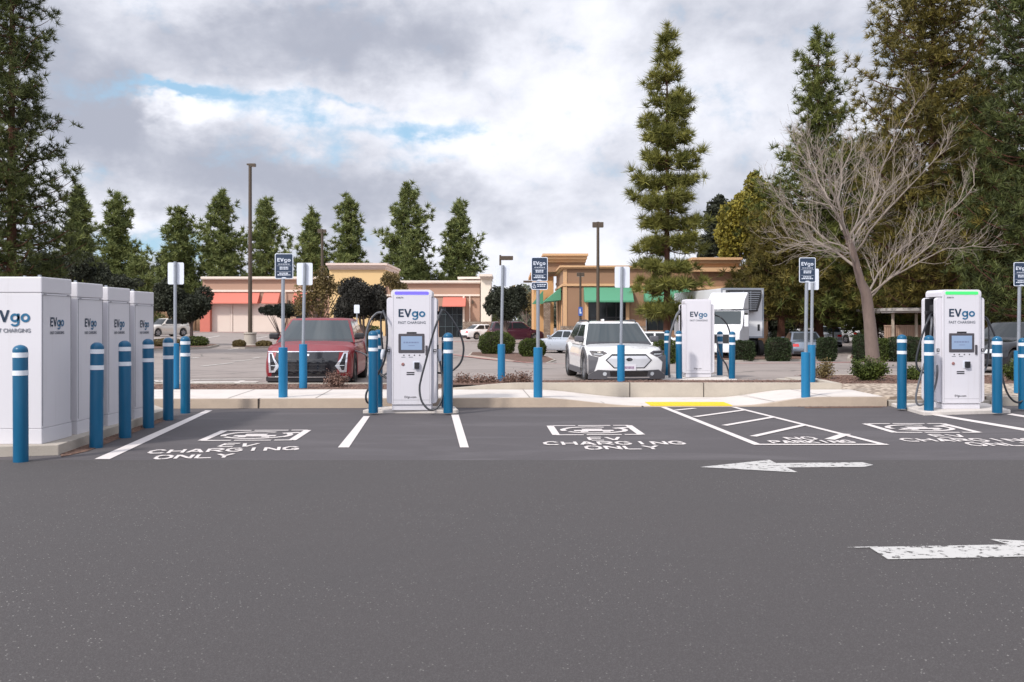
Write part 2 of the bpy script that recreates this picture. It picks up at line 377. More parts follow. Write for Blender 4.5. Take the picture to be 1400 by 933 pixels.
# stencil lettering: every stroke its own bar, with the gaps of a stencil
ST = {'E': [[(0, .05), (0, .95)], [(.14, 1), (1, 1)], [(.14, .5), (.85, .5)], [(.14, 0), (1, 0)]],
      'V': [[(0, 1), (.45, .06)], [(.55, .06), (1, 1)]],
      'C': [[(.95, .8), (.75, 1), (.3, 1), (0, .75), (0, .55)], [(0, .42), (0, .25), (.3, 0), (.75, 0), (.95, .2)]],
      'H': [[(0, 0), (0, 1)], [(1, 0), (1, 1)], [(.15, .5), (.85, .5)]],
      'A': [[(0, 0), (.45, 1)], [(.55, 1), (1, 0)], [(.3, .3), (.7, .3)]],
      'R': [[(0, 0), (0, 1)], [(.15, 1), (.75, 1), (1, .82), (1, .68), (.75, .5), (.15, .5)], [(.5, .42), (1, 0)]],
      'G': [[(.95, .8), (.7, 1), (.3, 1), (0, .75), (0, .55)], [(0, .42), (0, .25), (.3, 0), (.7, 0), (1, .2), (1, .45), (.6, .45)]],
      'I': [[(.5, 0), (.5, 1)]],
      'N': [[(0, 0), (0, 1)], [(.1, .92), (.9, .08)], [(1, 0), (1, 1)]],
      'O': [[(.42, 1), (.25, 1), (0, .75), (0, .25), (.25, 0), (.42, 0)], [(.58, 0), (.75, 0), (1, .25), (1, .75), (.75, 1), (.58, 1)]],
      'L': [[(0, .0), (0, 1)], [(.15, 0), (1, 0)]],
      'Y': [[(0, 1), (.46, .5)], [(1, 1), (.54, .5)], [(.5, .42), (.5, 0)]],
      'P': [[(0, 0), (0, 1)], [(.15, 1), (.75, 1), (1, .82), (1, .65), (.75, .48), (.15, .48)]],
      'K': [[(0, 0), (0, 1)], [(1, 1), (.14, .5)], [(.25, .45), (1, 0)]]}
def letters(txt, cx, cy, width, h, th, frame):
    n = len(txt); adv = width / n; lw = adv * .70; out = []
    for i, ch in enumerate(txt):
        x0 = cx - width / 2 + adv * i + (adv - lw) / 2
        for st in ST.get(ch, []):
            for k in range(len(st) - 1):
                a = Vector((x0 + st[k][0] * lw, cy + st[k][1] * h)); c = Vector((x0 + st[k + 1][0] * lw, cy + st[k + 1][1] * h))
                dd = (c - a).normalized(); s = Vector((-dd.y, dd.x)) * th * (.5 + .25 * abs(dd.x)); e = dd * th * .22
                out.append([frame(*(p)) for p in (a - e + s, a - e - s, c + e - s, c + e + s)])
    return out
def frame_at(cx, cy, ang):
    ca, sa = math.cos(ang), math.sin(ang)
    return lambda u, v: (cx + u * ca - v * sa, cy + u * sa + v * ca)
def stagger(name, polys, z, m):
    """abutting strokes overlap a little, so each sits a hair above the last"""
    b_ = MB()
    for i, p in enumerate(polys): b_.add([(q[0], q[1], z + (i % 5) * .0006) for q in p], [(0, 1, 2, 3)])
    o = b_.build(name, m); o['kind'] = 'structure'; return o
def ev_stencil(cx, cy, rows, box_ang=R(4.8), z=.0095, m=None, flip=False):
    f = frame_at(cx, cy, box_ang); w, h, t = .56, .54, .085; P_ = []
    t = .07
    bar = lambda a, b_, th=t: P_.append((lambda A, B, s: [f(*(A + s)), f(*(A - s)), f(*(B - s)), f(*(B + s))])(Vector(a), Vector(b_), (lambda d: Vector((-d.y, d.x)) * th / 2)((Vector(b_) - Vector(a)).normalized())))
    for x in (-w, w): bar((x, -h), (x, h), .1)
    for y in (-h, h):
        bar((-w, y), (-.2, y)); bar((-.16, y), (.3, y)); bar((.34, y), (w, y))
    # oval cable with a car inside
    for k in range(22):
        if k in (2, 3, 12): continue
        a0, a1 = 2 * math.pi * k / 22, 2 * math.pi * (k + 1.05) / 22
        bar((.43 * math.cos(a0), .36 * math.sin(a0)), (.43 * math.cos(a1), .36 * math.sin(a1)), .075)
    bar((-.28, -.08), (.26, -.08), .13); bar((-.16, .06), (.12, .06), .12); bar((-.2, -.2), (-.1, -.2), .08); bar((.1, -.2), (.2, -.2), .08); bar((.3, .18), (.5, .28), .1)
    for (tx, u, v, wd, hh, an) in rows:
        g0 = frame_at(*f(u, v), box_ang + an); P_ += letters(tx, 0, 0, wd, hh, .040, g0)
    stagger('stencil_marking', P_, z, m or M_LINE)
ev_stencil(-3.33, 12.42, [('EV', .0, -1.13, .46, .29, R(-3)), ('CHARGING', -.02, -1.55, 1.7, .27, R(9)), ('ONLY', -.22, -2.06, .86, .27, R(8))], R(2))
ev_stencil(1.12, 13.0, [('EV', .02, -1.1, .46, .29, 0), ('CHARGING', .08, -1.52, 1.76, .27, 0), ('ONLY', .12, -1.93, .92, .27, 0)], R(2))
ev_stencil(5.68, 13.25, [('EV', -.02, -1.05, .46, .29, 0), ('CHARGING', .06, -1.47, 1.74, .27, 0), ('ONLY', .28, -1.88, .92, .27, 0)], R(0))
fr = frame_at(*(G(1117, 604)[:2]), R(2)); stagger('stencil_marking', letters('NO', -.13, .1, .42, .24, .036, fr), .0145, M_LINE)
fr = frame_at(*(G(1117, 608.4)[:2]), R(2)); stagger('stencil_marking', letters('PARKING', 0, .07, 1.05, .23, .036, fr), .0145, M_LINE)
sheet('arrow_marking', [gpoly([(957, 640), (1075, 640.5), (1061, 634.6), (1052, 630)]), gpoly([(957, 640), (1091, 647.3), (1075, 640.5)]), gpoly([(1061, 634.6), (1075, 640.5), (1182, 639.8), (1194, 637), (1179, 633.4)])], .0095, M_PAINT2)
a2 = [(1188, 750), (1214, 766.8), (1380, 763.5), (1380, 746.5)]
sheet('arrow_marking', [gpoly(a2), gpoly([(1380, 763.5), (1440, 762), (1418, 779), (1620, 752), (1352, 739), (1380, 746.5)])], .0095, M_PAINT2)
sheet('arrow_marking', [gpoly([(1158, 750.2), (1200, 749), (1200, 750.2), (1165, 751)])], .0095, M_PAINT2)

# ---------------------------------------------------------------- kerb and pavement with the ramp
def wramp(x): return sm(.4, 2.3, x) * (1 - sm(3.95, 5.4, x))
def hs(x): return .15 * (1 - wramp(x)) + .012
b = MB(); b2 = MB(); N_ = 130; yb = 18.45
for i in range(N_):
    xa, xb = kx0 + (kx1 - kx0) * i / N_, kx0 + (kx1 - kx0) * (i + 1) / N_
    ya, yb_ = kline(xa), kline(xb); za, zb = hs(xa), hs(xb)
    for (bb, y0o, y1o, lo) in ((b2, 0, .14, True), (b, .143, yb, False)):
        e0, e1 = (ya + y0o, yb_ + y0o); f0, f1 = (ya + .14, yb_ + .14) if lo else (yb, yb)
        bb.add([(xa, e0, za), (xb, e1, zb), (xb, f1, zb), (xa, f0, za)], [(0, 1, 2, 3)])
        if lo: bb.add([(xa, e0 - .012, -.02), (xb, e1 - .012, -.02), (xb, e1, zb), (xa, e0, za)], [(0, 1, 2, 3)])
b2.add([(kx1, ky1, -.02), (kx1, ky1 + .14, -.02), (kx1, ky1 + .14, .162), (kx1, ky1, .162)], [(0, 1, 2, 3)])
struct('kerb', b2, mat('kerb_concrete', lin(198, 180, 162, .72), .9, var=.2, vs=3, bump=.25, bs=60, fn=conc_fn)); struct('pavement', b, M_CONC)
M_JOINT = mat('joint_dark', lin(60, 52, 48, .8), .9)
for px in (355, 880.5):
    x = px2(px, 16.3); bj = MB(); z = hs(x); bj.box(x - .013, x + .013, kline(x) - .016, kline(x) + .1, .0, z + .003); struct('kerb_joint', bj, M_JOINT)
for x, dx in ((-4.9, -.1), (-3.4, -.1), (-1.2, -.15), (.3, -.1), (1.6, -.2), (4.6, -.2), (5.6, -.2)):
    sheet('pavement_joint', [[(x, kline(x) + .15), (x + .018, kline(x) + .15), (x + .018 + dx, yb - .02), (x + dx, yb - .02)]], hs(x) + .003, mat('joint_soft', lin(150, 142, 134, .75), .9))
# tactile strip
x0, x1, y0, y1 = 2.42, 3.84, 16.62, 17.28
b = MB(); b.box(x0, x1, y0 - .06, y1, .0, .022)
for i in range(22):
    for j in range(10): b.lathe([(.018, .0), (.014, .006), (0.001, .006)], 6, c=(x0 + .035 + i * .065, y0 - .02 + j * .066, .022))
struct('tactile_paving', b, M_YEL)
# concrete pads for chargers and cabinets
def pad(poly, h, m=M_CONC): struct('concrete_pad', MB().prism(poly, -.02, h), m, bevel=.01)
p0, p1 = G(496, 565.6, 0), G(627, 565.6, 0); pad([(p0.x, p0.y), (p1.x, p1.y), (-.97, 16.05), (-2.3, 16.05)], .055)
p0, p1 = G(1263, 568.6, 0), G(1380, 565.5, 0); pad([(p0.x, p0.y), (p1.x + .02, p1.y), (8.3, 16.65), (6.62, 16.6)], .06)
cabpad = [G(-120, 629)[:2], G(80, 623)[:2], (G(228, 570))[:2], (-6.1, 15.95), (-9.5, 15.95)]
pad([tuple(p) for p in cabpad], .12, M_CONC2)
# soil and leaf litter beside the pad
e = [G(84, 626)[:2], G(120, 618)[:2], G(232, 573)[:2], G(228, 569)[:2], G(82, 621)[:2]]
sheet('soil', [[tuple(p) for p in e]], .0095, M_MULCH)
sheet('soil', [gpoly([(1100, 559.0), (1206, 558.0), (1206, 556.6), (1100, 557.6)])], .0095, M_MULCH)
# right side: pebbled surface and bed
rx0 = px2(1139, 18.4)
b = MB(); pts = [(rx0, 18.4), (6.6, 16.8), (8.4, 16.85), (30, 17.4), (30, 20.2), (px2(1100, 20.2), 20.2), (rx0, 18.9)]
b.prism(pts, -.02, .158); struct('pebbled_pavement', b, M_PEB)
b = MB(); b.prism([(8.4, 16.68), (30, 17.25), (30, 17.395), (8.4, 16.845)], -.02, .165); struct('kerb', b, M_CONC2)
b = MB(); b.prism([(6.6, 16.64), (8.38, 16.68), (8.38, 16.84), (6.6, 16.79)], -.02, .10); struct('kerb', b, M_CONC2)

# planter: low concrete wall with soil behind
yw = 18.46
wx0, wx1 = px2(600, yw), px2(1139.5, yw)
b = MB(); n = 40
def wh(x): return .285 * sm(wx0 - .2, wx0 + 1.6, x) + .165 * (1 - sm(wx0 - .2, wx0 + 1.6, x))
for i in range(n):
    xa, xb = wx0 + (wx1 - wx0) * i / n, wx0 + (wx1 - wx0) * (i + 1) / n
    za, zb = wh(xa), wh(xb); d0, d1 = yw, yw + .16
    b.add([(xa, d0, 0), (xb, d0, 0), (xb, d0, zb), (xa, d0, za)], [(0, 1, 2, 3)]); b.add([(xa, d0, za), (xb, d0, zb), (xb, d1, zb), (xa, d1, za)], [(0, 1, 2, 3)]); b.add([(xa, d1, 0), (xb, d1, 0), (xb, d1, zb), (xa, d1, za)], [(0, 1, 2, 3)])
b.box(wx1, wx1 + .16, yw + .003, 20.0, 0, .283)
M_WALLC = mat('wall_concrete', lin(200, 190, 176, .72), .9, var=.2, vs=2.2, bump=.2, bs=60, fn=conc_fn)
pw = b.build('planter_wall', M_WALLC); tag(pw, 'low grey concrete retaining wall running behind the pavement ramp', 'wall')
for px in (861, 962): 
    x = px2(px, yw); MB().box(x - .008, x + .008, yw - .004, yw + .1, 0, .288).build('joint', M_JOINT, pw)
sheet('soil', [[(-8.2, 18.47), (wx0 + .02, 18.47), (wx0 + .02, 19.9), (-8.2, 19.9)]], .165, M_MULCH)
sheet('soil', [[(wx0 + .02, yw + .17), (wx1, yw + .17), (wx1, 20.05), (wx0 + .02, 20.05)]], .24, M_MULCH)
b = MB(); b.box(-8.4, wx1 + .16, 20.06, 20.2, -.02, .175); struct('kerb', b, M_CONC2)
b = MB(); b.box(-8.4, -8.21, 18.47, 20.05, -.02, .17); struct('kerb', b, M_CONC2)
# rough bed on the right, behind the pebbled strip
b = MB(); random.seed(4)
poly = [(px2(1100, 20.3), 20.21), (30, 20.21), (30, 23.6), (px2(1105, 23.4), 23.6)]
b.prism(poly, -.02, .14); struct('soil', b, M_MULCH)
b = MB(); b.prism([(px2(1105, 23.5) - .05, 23.61), (30, 23.61), (30, 23.76), (px2(1105, 23.5) - .05, 23.76)], -.02, .15); struct('kerb', b, M_CONC2)

# ---------------------------------------------------------------- rear lot: islands, kerbs, markings
def tl(name, pts, w, m, off=.014): return sheet(name, strip([GT(*p) for p in pts], w), off, m, terr)
def island(pts, h=.13, m=M_MULCH, km=M_CONC2, kw=.18):
    w_ = [GT(*p) for p in pts]; c = sum((p for p in w_), Vector()) / len(w_)
    z0 = min(terr(p.x, p.y) for p in w_)
    b_ = MB(); b_.prism([(p.x, p.y) for p in w_], z0 - .1, z0 + h); struct('island_kerb', b_, km)
    inn = [(p + (c - p).normalized() * kw) for p in w_]
    sheet('soil', [[(p.x, p.y) for p in inn]], z0 + h + .01, m)
    return z0 + h
island([(150, 480), (232, 479.5), (285, 477), (300, 473.5), (280, 470.5), (205, 470.8)])
island([(316, 476.5), (335, 477), (372, 476.5), (380, 474), (350, 471.5), (318, 472)])
island([(640, 488.5), (700, 494.5), (735, 497.5), (760, 494), (745, 489), (700, 485), (645, 484.5)], km=M_CONC2)
tl('red_kerb_strip', [(610, 484.5), (640, 488.6), (700, 494.8), (740, 498.2), (800, 499.5), (880, 498.5)], .16, M_REDK, .04)
tl('red_kerb_strip', [(880, 496.3), (1000, 497.3), (1100, 496.8), (1240, 494), (1420, 494)], .5, M_REDK)
island([(150, 499), (200, 499.6), (360, 498.8), (600, 497.6), (600, 495.6), (360, 496.6), (150, 496)], .1, M_CONC2)
island([(900, 493.8), (1000, 494.5), (1125, 493.5), (1125, 489.5), (1000, 489), (900, 489)], .13)
island([(1158, 493), (1250, 492.3), (1400, 491.5), (1400, 487.5), (1160, 488.5)], .13)
tl('red_kerb_strip', [(560, 468.5), (655, 466.6), (800, 465)], .5, M_REDK)
tl('red_kerb_strip', [(215, 455.8), (300, 454.4), (400, 457)], .8, M_REDK)
for p, q, w_ in [((200, 517.8), (362, 516.6), .05), ((490, 517), (640, 516), .05), ((745, 519), (790, 518.5), .05), ((930, 519), (1070, 517.5), .05)]:
    tl('crack', [p, q], w_, mat('crack_dark', lin(70, 64, 62, .8), .9))
for p, q, w_ in [((276, 501.4), (318, 496.9), .14), ((318, 494.8), (345, 492.4), .14), ((204, 528), (232, 522.5), .1), ((352, 529), (363, 526), .14), ((560, 503), (600, 496), .13), ((312, 478.9), (336, 475.2), .16), ((262, 490.3), (272, 489), .15),
                 ((345, 490.5), (356, 489), .15), ((492, 500.5), (520, 495), .13), ((636, 486.2), (660, 489.5), .2), ((350, 463), (366, 460.5), .2), ((280, 463), (300, 459.5), .2), ((600, 500), (640, 499.5), .1), ((1146, 508), (1240, 505.5), .08)]:
    tl('parking_line', [p, q], w_, M_PAINT3)
M_FADE = M_PAINT3
f0 = frame_at(px2(318, 29), 29.6, R(4))
ev = [(262, 520.5), (330, 520.0)]
tl('parking_line', [(262, 519.8), (358, 519.3)], .16, M_FADE); tl('parking_line', [(258, 523.6), (352, 523.2)], .4, M_FADE, .016); tl('parking_line', [(318, 527), (332, 521.5)], .13, M_FADE, .02)
fq = frame_at(px2(300, 27.5), 22.9, R(4)); stagger('stencil_marking', letters('ONLY', 0, 0, 1.3, .5, .09, fq), .02, M_FADE)
b = MB(); b.box(px2(1066, 22), px2(1078, 22), 21.3, 22.3, 0, .14); b.box(px2(1078, 22), wx1 + .5, 20.3, 22.3, 0, .17); struct('kerb', b, M_CONC2)

# ---------------------------------------------------------------- buildings
def fb(b, pxa, pxb, ya, yb_, d, t=.3, dd=None):
    """box on a frontal plane at distance d: pixel columns pxa..pxb, rows ya (top)..yb (bottom), t metres deep (towards +Y)"""
    b.box(px2(pxa, d), px2(pxb, d), d, d + (dd or t), pz(yb_, d), pz(ya, d)); return b
def part(parent, name, m, boxes, bevel=0.0, label=None):
    b = MB()
    for bx in boxes: b.box(*bx)
    o = b.build(name, m, parent, bevel=bevel)
    if label: o['label'] = label
    return o
def parts(parent, name, m, boxes, **k):
    for bx in boxes: o = part(parent, name, m, [bx], **k)
    return o
def pbx(pxa, pxb, ya, yb_, d, y0, y1): return (px2(pxa, d), px2(pxb, d), y0, y1, pz(yb_, d), pz(ya, d))

D1 = 118.0; D2 = 112.0
sh = thing('retail_building', 'long tan stucco shop building with coral awnings and yellow raised bay', 'building')
part(sh, 'wall', M_TAN, [pbx(277, 455, 383, 460, D1, D1, D1 + 25)])
part(sh, 'roof_cornice', M_CREAM, [pbx(276, 456, 378.6, 381.6, D1, D1 - .5, D1 + 25.2), pbx(276.5, 455.5, 381.6, 383, D1, D1 - .28, D1 + 25.1)], label='cream cornice along the left wing')
part(sh, 'belt_course', M_CREAM, [pbx(277, 455, 396.6, 399.4, D1, D1 - .18, D1 - .004)])
part(sh, 'side_pier', M_CORAL, [pbx(276.6, 290, 399.6, 454, D1, D1 - .9, D1 - .006)], label='coral painted end pier')
part(sh, 'roller_panel', M_RDOOR, [pbx(290.2, 315, 415, 454, D1, D1 - .12, D1 - .004), pbx(315.5, 318.5, 415, 454, D1, D1 - .2, D1 - .004), pbx(319, 346, 415, 454, D1, D1 - .12, D1 - .004), pbx(346.4, 385, 415, 454, D1, D1 - .1, D1 - .004)])
def awning(parent, pxa, pxb, y0, y1, d, depth, m, name='awning'):
    b = MB(); za, zb = pz(y0, d), pz(y1, d)
    b.side([(d - .01, za), (d - depth, zb), (d - depth, zb - .12), (d - depth + .04, zb - .12), (d - .01, zb)], px2(pxa, d), px2(pxb, d)); return b.build(name, m, parent)
for a, c in ((277, 355.5), (361, 383), (402, 426)): awning(sh, a, c, 400, 414.4, D1, 1.3, M_CORAL)
ty = thing('x', '', '') if False else None
part(sh, 'raised_bay', M_YWALL, [pbx(451, 527, 369, 460, D2, D2 - .3, D2 + 12)], label='yellow raised entrance bay')
part(sh, 'bay_cornice', mat('cornice_pink', lin(222, 202, 192, .85), .85), [pbx(447.5, 530.5, 360.5, 363.5, D2, D2 - 1.0, D2 + 12.6), pbx(449.3, 528.7, 363.5, 366.6, D2, D2 - .75, D2 + 12.3), pbx(450.2, 527.8, 366.6, 369, D2, D2 - .5, D2 + 12.1)])
part(sh, 'wall', M_TAN, [pbx(527.2, 600, 388, 470, D2, D2, D2 + 20), pbx(600, 633, 388, 419, D2, D2, D2 + 20), pbx(633, 656, 388, 470, D2, D2, D2 + 20)])
part(sh, 'roof_cornice', M_CREAM, [pbx(527.2, 657, 384, 387, D2, D2 - .5, D2 + 20), pbx(527.2, 656.5, 387, 388.3, D2, D2 - .3, D2 + 20)], label='cream cornice along the right wing')
part(sh, 'belt_course', M_CREAM, [pbx(527.4, 656, 402.6, 405.2, D2, D2 - .18, D2 - .004)])
for a, c in ((560, 590), (606, 637)): awning(sh, a, c, 406, 418.5, D2, 1.5, M_CORAL)
g = part(sh, 'shop_door', M_GLASSD, [pbx(598, 632.5, 419.2, 463, D2, D2 + .12, D2 + .2)])
part(g, 'door_frame', mat('frame_slate', lin(70, 84, 90, .8), .5), [pbx(x, x + .7, 419.2, 463, D2, D2 + .04, D2 + .1) for x in (599, 608.5, 618, 624.5, 631.5)] + [pbx(599, 632, y, y + .8, D2, D2 + .02, D2 + .11) for y in (430, 446.5, 461)])
part(sh, 'door_pilaster', M_CREAM, [pbx(632.8, 635.2, 405.3, 463, D2, D2 - .25, D2 - .005)])
part(sh, 'window', M_GLASSD, [pbx(560, 590, 420, 462, D2, D2 - .02, D2 - .004)])
part(sh, 'corner_tower', mat('tower_cream', lin(238, 226, 210, .85), .85, var=.06), [pbx(657.5, 671, 381.2, 440, 108, 107.8, 114)], label='cream corner tower at the right end')
part(sh, 'tower_cornice', M_CREAM, [pbx(655.5, 673, 375.4, 378.6, 108, 107.0, 114.6), pbx(656.5, 672, 378.6, 381.2, 108, 107.4, 114.3), pbx(623, 655.3, 376.6, 379.6, 112, 116, 122)])
part(sh, 'stone_base', M_STONE, [pbx(633, 671, 440, 464, 107.6, 107.4, 111.7)])

for px in (390, 440, 545, 642): part(sh, 'downpipe', M_CREAM, [pbx(px, px + .9, 399.5 if px < 450 else 405.3, 456 if px < 450 else 463, D1 if px < 450 else D2, (D1 if px < 450 else D2) - .32, (D1 if px < 450 else D2) - .2)])
for px in (394, 434, 548, 645): part(sh, 'wall_lamp', M_BRONZE, [pbx(px, px + 2.4, 411, 415.5, D1 if px < 450 else D2, (D1 if px < 450 else D2) - .45, (D1 if px < 450 else D2) - .005)])
part(sh, 'shop_window', M_GLASSD, [pbx(405, 422, 416, 450, D1, D1 - .05, D1 - .004)])
b = MB()
for px in (340, 410, 580): b.box(px2(px, 120), px2(px + 9, 120), 125, 127, 6.6, 7.1)
D3 = 70.0
rs = thing('restaurant_building', 'brown stucco restaurant building with green awnings and stone base', 'building')
xl, xr = px2(771, D3), px2(946, D3); zc = pz(363.5, D3)
X0, X1 = xl, px2(1050, D3)
wz0, wz1 = -.75, pz(368, D3)
zwin1, zwin0 = pz(411, D3), pz(452, D3)
wA, wB = px2(804, D3), px2(855.5, D3); wC, wD = px2(884, D3), px2(946, D3)
part(rs, 'wall', M_BROWN, [(X0, wA, D3, D3 + .3, wz0, wz1), (wA, wB, D3, D3 + .3, zwin1, wz1), (wA, wB, D3, D3 + .3, wz0, zwin0), (wB, wC, D3, D3 + .3, wz0, wz1), (wC, wD, D3, D3 + .3, zwin1, wz1), (wC, wD, D3, D3 + .3, wz0, zwin0), (wD, X1, D3, D3 + .3, wz0, wz1)])
part(rs, 'side_wall', M_BROWN, [(X0 + .002, X0 + .3, D3 + .305, 73.0, wz0, wz1), (X0 + .002, X0 + .3, 73.0, 75.0, 3.2, wz1), (X0 + .002, X0 + .3, 75.0, 76.2, wz0, wz1), (X0 + .002, X0 + .3, 76.2, 78.4, 3.2, wz1), (X0 + .002, X0 + .3, 78.4, 82, wz0, wz1)])
part(rs, 'roof', M_CONC2, [(X0 + .31, X1, D3 + .31, 90, wz1 - .5, wz1 - .3)])
for (a, c) in ((73.0, 75.0), (76.2, 78.4)): part(rs, 'side_window', M_GLASSD, [(X0 + .1, X0 + .16, a, c, wz0, 3.19)])
parts(rs, 'pilaster', M_ORNG, [(X0 - .05, X0 + .22, D3 - .05, D3 + .22, wz0, wz1 - .01)] + [(X0 - .08, X0 - .002, y, y + .4, wz0, 3.6) for y in (72.5, 75.4, 78.5)])
part(rs, 'cornice', M_ORNG, [(X0 - .32, X1, D3 - .32, D3 + .3, pz(366, D3), zc), (X0 - .18, X1, D3 - .18, D3 + .29, wz1 + .003, pz(366, D3) - .002), (X0 - .32, X0 + .3, D3 + .31, 82, pz(366, D3), zc), (X0 - .18, X0 + .29, D3 + .31, 82, wz1 + .003, pz(366, D3) - .002)])
part(rs, 'belt_course', M_ORNG, [(X0 - .12, X1, D3 - .12, D3 - .004, pz(391.4, D3), pz(388.2, D3)), (X0 - .12, X0 - .003, D3, 82, pz(391.4, D3), pz(388.2, D3))])
for (a, c) in ((798, 864), (880, 948)): awning(rs, a, c, 393, 411.6, D3, 1.1, M_GREEN)
def side_awning(x, y0, y1, z1, z0, dep):
    b = MB(); b.slab([(x - .01, z1), (x - .01, z0), (x - dep + .04, z0 - .1), (x - dep, z0 - .1), (x - dep, z0)], y0, y1); return b.build('awning', M_GREEN, rs)
side_awning(X0 - .1, 72.2, 75.3, pz(393, 71), pz(410, 71), 1.15); side_awning(X0 - .1, 75.7, 79, pz(393, 71), pz(410, 71), 1.15)
for a, c in ((wA, wB), (wC, wD)):
    wn2 = part(rs, 'window', M_GLASSD, [(a, c, D3 + .14, D3 + .2, zwin0, zwin1)])
    n = 4; part(wn2, 'window_frame', M_BLK, [(a + (c - a) * i / n - .04, a + (c - a) * i / n + .04, D3 + .08, D3 + .13, zwin0, zwin1) for i in range(n + 1)] + [(a, c, D3 + .075, D3 + .135, zwin0 + .9, zwin0 + 1.0)])
parts(rs, 'pilaster', M_ORNG, [pbx(x, x + 4.6, 412, 446, D3, D3 - .14, D3 - .004) for x in (799.5, 855.6)])
parts(rs, 'stone_base', M_STONE, [(X0 - .14, wA - .32, D3 - .14, D3 - .003, wz0, pz(446, D3)), (wB + .3, wC, D3 - .14, D3 - .003, wz0, pz(446, D3)), (X0 - .14, X0 - .06, D3 + .3, 72.4, wz0, pz(446, D3))])
parts(rs, 'roof_tower', M_BROWN, [pbx(745, 800, 359, 372, 76, 76, 84), pbx(946, 1008, 372, 392, 68.9, 68.9, 76)], label='brown block rising above the parapet')
cb1 = [pbx(741.5, 803.5, 347.6, 350.6, 76, 75.3, 84.6), pbx(742.8, 802.2, 350.6, 355, 76, 75.5, 84.4), pbx(744, 801, 355, 359, 76, 75.8, 84.2)]
cb2 = [pbx(944, 1012, 353, 356.3, 68.9, 68.2, 76.6), pbx(945.6, 1010.4, 356.3, 361, 68.9, 68.45, 76.4), pbx(947, 1009, 361, 365.5, 68.9, 68.7, 76.2), pbx(943.5, 1010, 366.5, 372, 68.9, 68.35, 76.3)]
part(rs, 'tower_cornice', M_ORNG, cb1); part(rs, 'tower_cornice', M_ORNG, cb2); part(rs, 'belt_course', M_ORNG, [pbx(944.5, 1010, 392.2, 396, 68.9, 68.6, 76)])
part(rs, 'tower_shaft', M_BROWN, [pbx(948, 1006, 396, 478, 68.9, 68.92, 69.95)])
# rear wing with stone pier
part(rs, 'rear_wing', mat('stucco_amber', lin(222, 172, 120, .85), .88, var=.08), [(px2(730, 86), px2(757, 86), 86, 96, -.7, pz(377, 86))])
part(rs, 'rear_cornice', M_ORNG, [(px2(725, 86), px2(758, 86), 85.6, 96.3, pz(377, 86) + .003, pz(373, 86))])
part(rs, 'stone_pier', M_STONE, [(px2(744, 82.6), px2(752.5, 82.6), 82.6, 84, -.7, pz(412, 82.6))])
b = MB(); b.slab([(px2(742, 86), pz(398, 86)), (px2(727, 86), pz(416, 86)), (px2(742, 86), pz(416, 86))], 84.6, 85.55); b.build('awning', M_GREEN, rs)
# wood fence, carports, pavilion
fe = thing('wood_fence', 'brown board fence behind the white hatchback at left', 'fence')
b = MB(); x = px2(180, 128)
while x < px2(277, 128):
    b.box(x, x + .28, 127.96 + random.uniform(0, .03), 128.05, -.1, pz(424 + random.uniform(-.3, .3), 128)); x += .3
b.build('boards', M_WOOD, fe); b = MB()
for px in range(182, 278, 12): b.box(px2(px, 128), px2(px + .9, 128), 127.8, 127.94, -.1, pz(422.5, 128))
b.build('post', M_WOOD, fe)
cp = thing('carport', 'low flat white carport roof behind the board fence', 'carport', (0, 0, 0))
part(cp, 'roof', M_CREAM, [pbx(196, 243, 414.5, 420.5, 140, 138, 146)]); parts(cp, 'post', M_STEEL, [pbx(x, x + 1, 420.6, 440, 140, 140, 140.2) for x in (204, 222, 239)])
part(cp, 'back_wall', mat('pale_wall', lin(176, 180, 184, .8), .8), [pbx(196, 243, 421, 437, 146, 145.8, 146)])
DP = 56.0
gz = thing('pavilion', 'open white roofed pavilion with tan rail behind the hedge', 'pavilion')
part(gz, 'roof', mat('pavilion_white', lin(206, 200, 196, .85), .7), [pbx(1212.5, 1372, 421.5, 425.5, DP, DP - 1.2, DP + 5), pbx(1214, 1370, 425.6, 428, DP, DP - .9, DP + 4.8)])
for px in (1220, 1252, 1263, 1300, 1342, 1368): part(gz, 'post', mat('post_cream', lin(196, 182, 166, .8), .8), [pbx(px, px + 2.8, 428.1, 480, DP, DP, DP + .15)])
part(gz, 'rail', mat('rail_tan', lin(176, 146, 126, .8), .85, stretch=(8, 8, .4), var=.2), [pbx(1211 + i * 3.05, 1213.6 + i * 3.05, 446.5, 480, DP, DP + .2, DP + .26) for i in range(52)] + [pbx(1211, 1370, 444.8, 446.6, DP, DP + .16, DP + .3)])
# ---------------------------------------------------------------- vegetation
def leaf_mat(name, c1, c2, rough=.6, trans=.15):
    m = bpy.data.materials.new(name); m.use_nodes = True; nt = m.node_tree; N = NT(nt); b = nt.nodes['Principled BSDF']
    g = N.n('ShaderNodeNewGeometry'); t = N.n('ShaderNodeTexCoord').outputs['Object']
    a = N.noise(t, .9, 4, .6); f = N.m('MULTIPLY_ADD', g.outputs['Random Per Island'], .55, N.m('MULTIPLY', N.sstep(a, .3, .7), .45)); f = N.m('POWER', f, 1.35)
    nt.links.new(N.mix(f, c1, c2), b.inputs['Base Color'])
    b.inputs['Roughness'].default_value = rough; b.inputs['Specular IOR Level'].default_value = .25
    if trans:
        tr = N.n('ShaderNodeBsdfTranslucent'); nt.links.new(N.mix(f, c1, c2), tr.inputs[0]); mx = N.n('ShaderNodeMixShader')
        mx.inputs[0].default_value = trans; nt.links.new(b.outputs[0], mx.inputs[1]); nt.links.new(tr.outputs[0], mx.inputs[2])
        nt.links.new(mx.outputs[0], nt.nodes['Material Output'].inputs[0])
    return m
ND = leaf_mat('needles_dark', lin(38, 46, 28, 1), lin(104, 112, 60, 1))
NG = leaf_mat('needles_green', lin(54, 66, 32, 1), lin(130, 134, 70, 1))
NBR = leaf_mat('needles_bright', lin(66, 74, 34, 1), lin(152, 148, 76, 1))
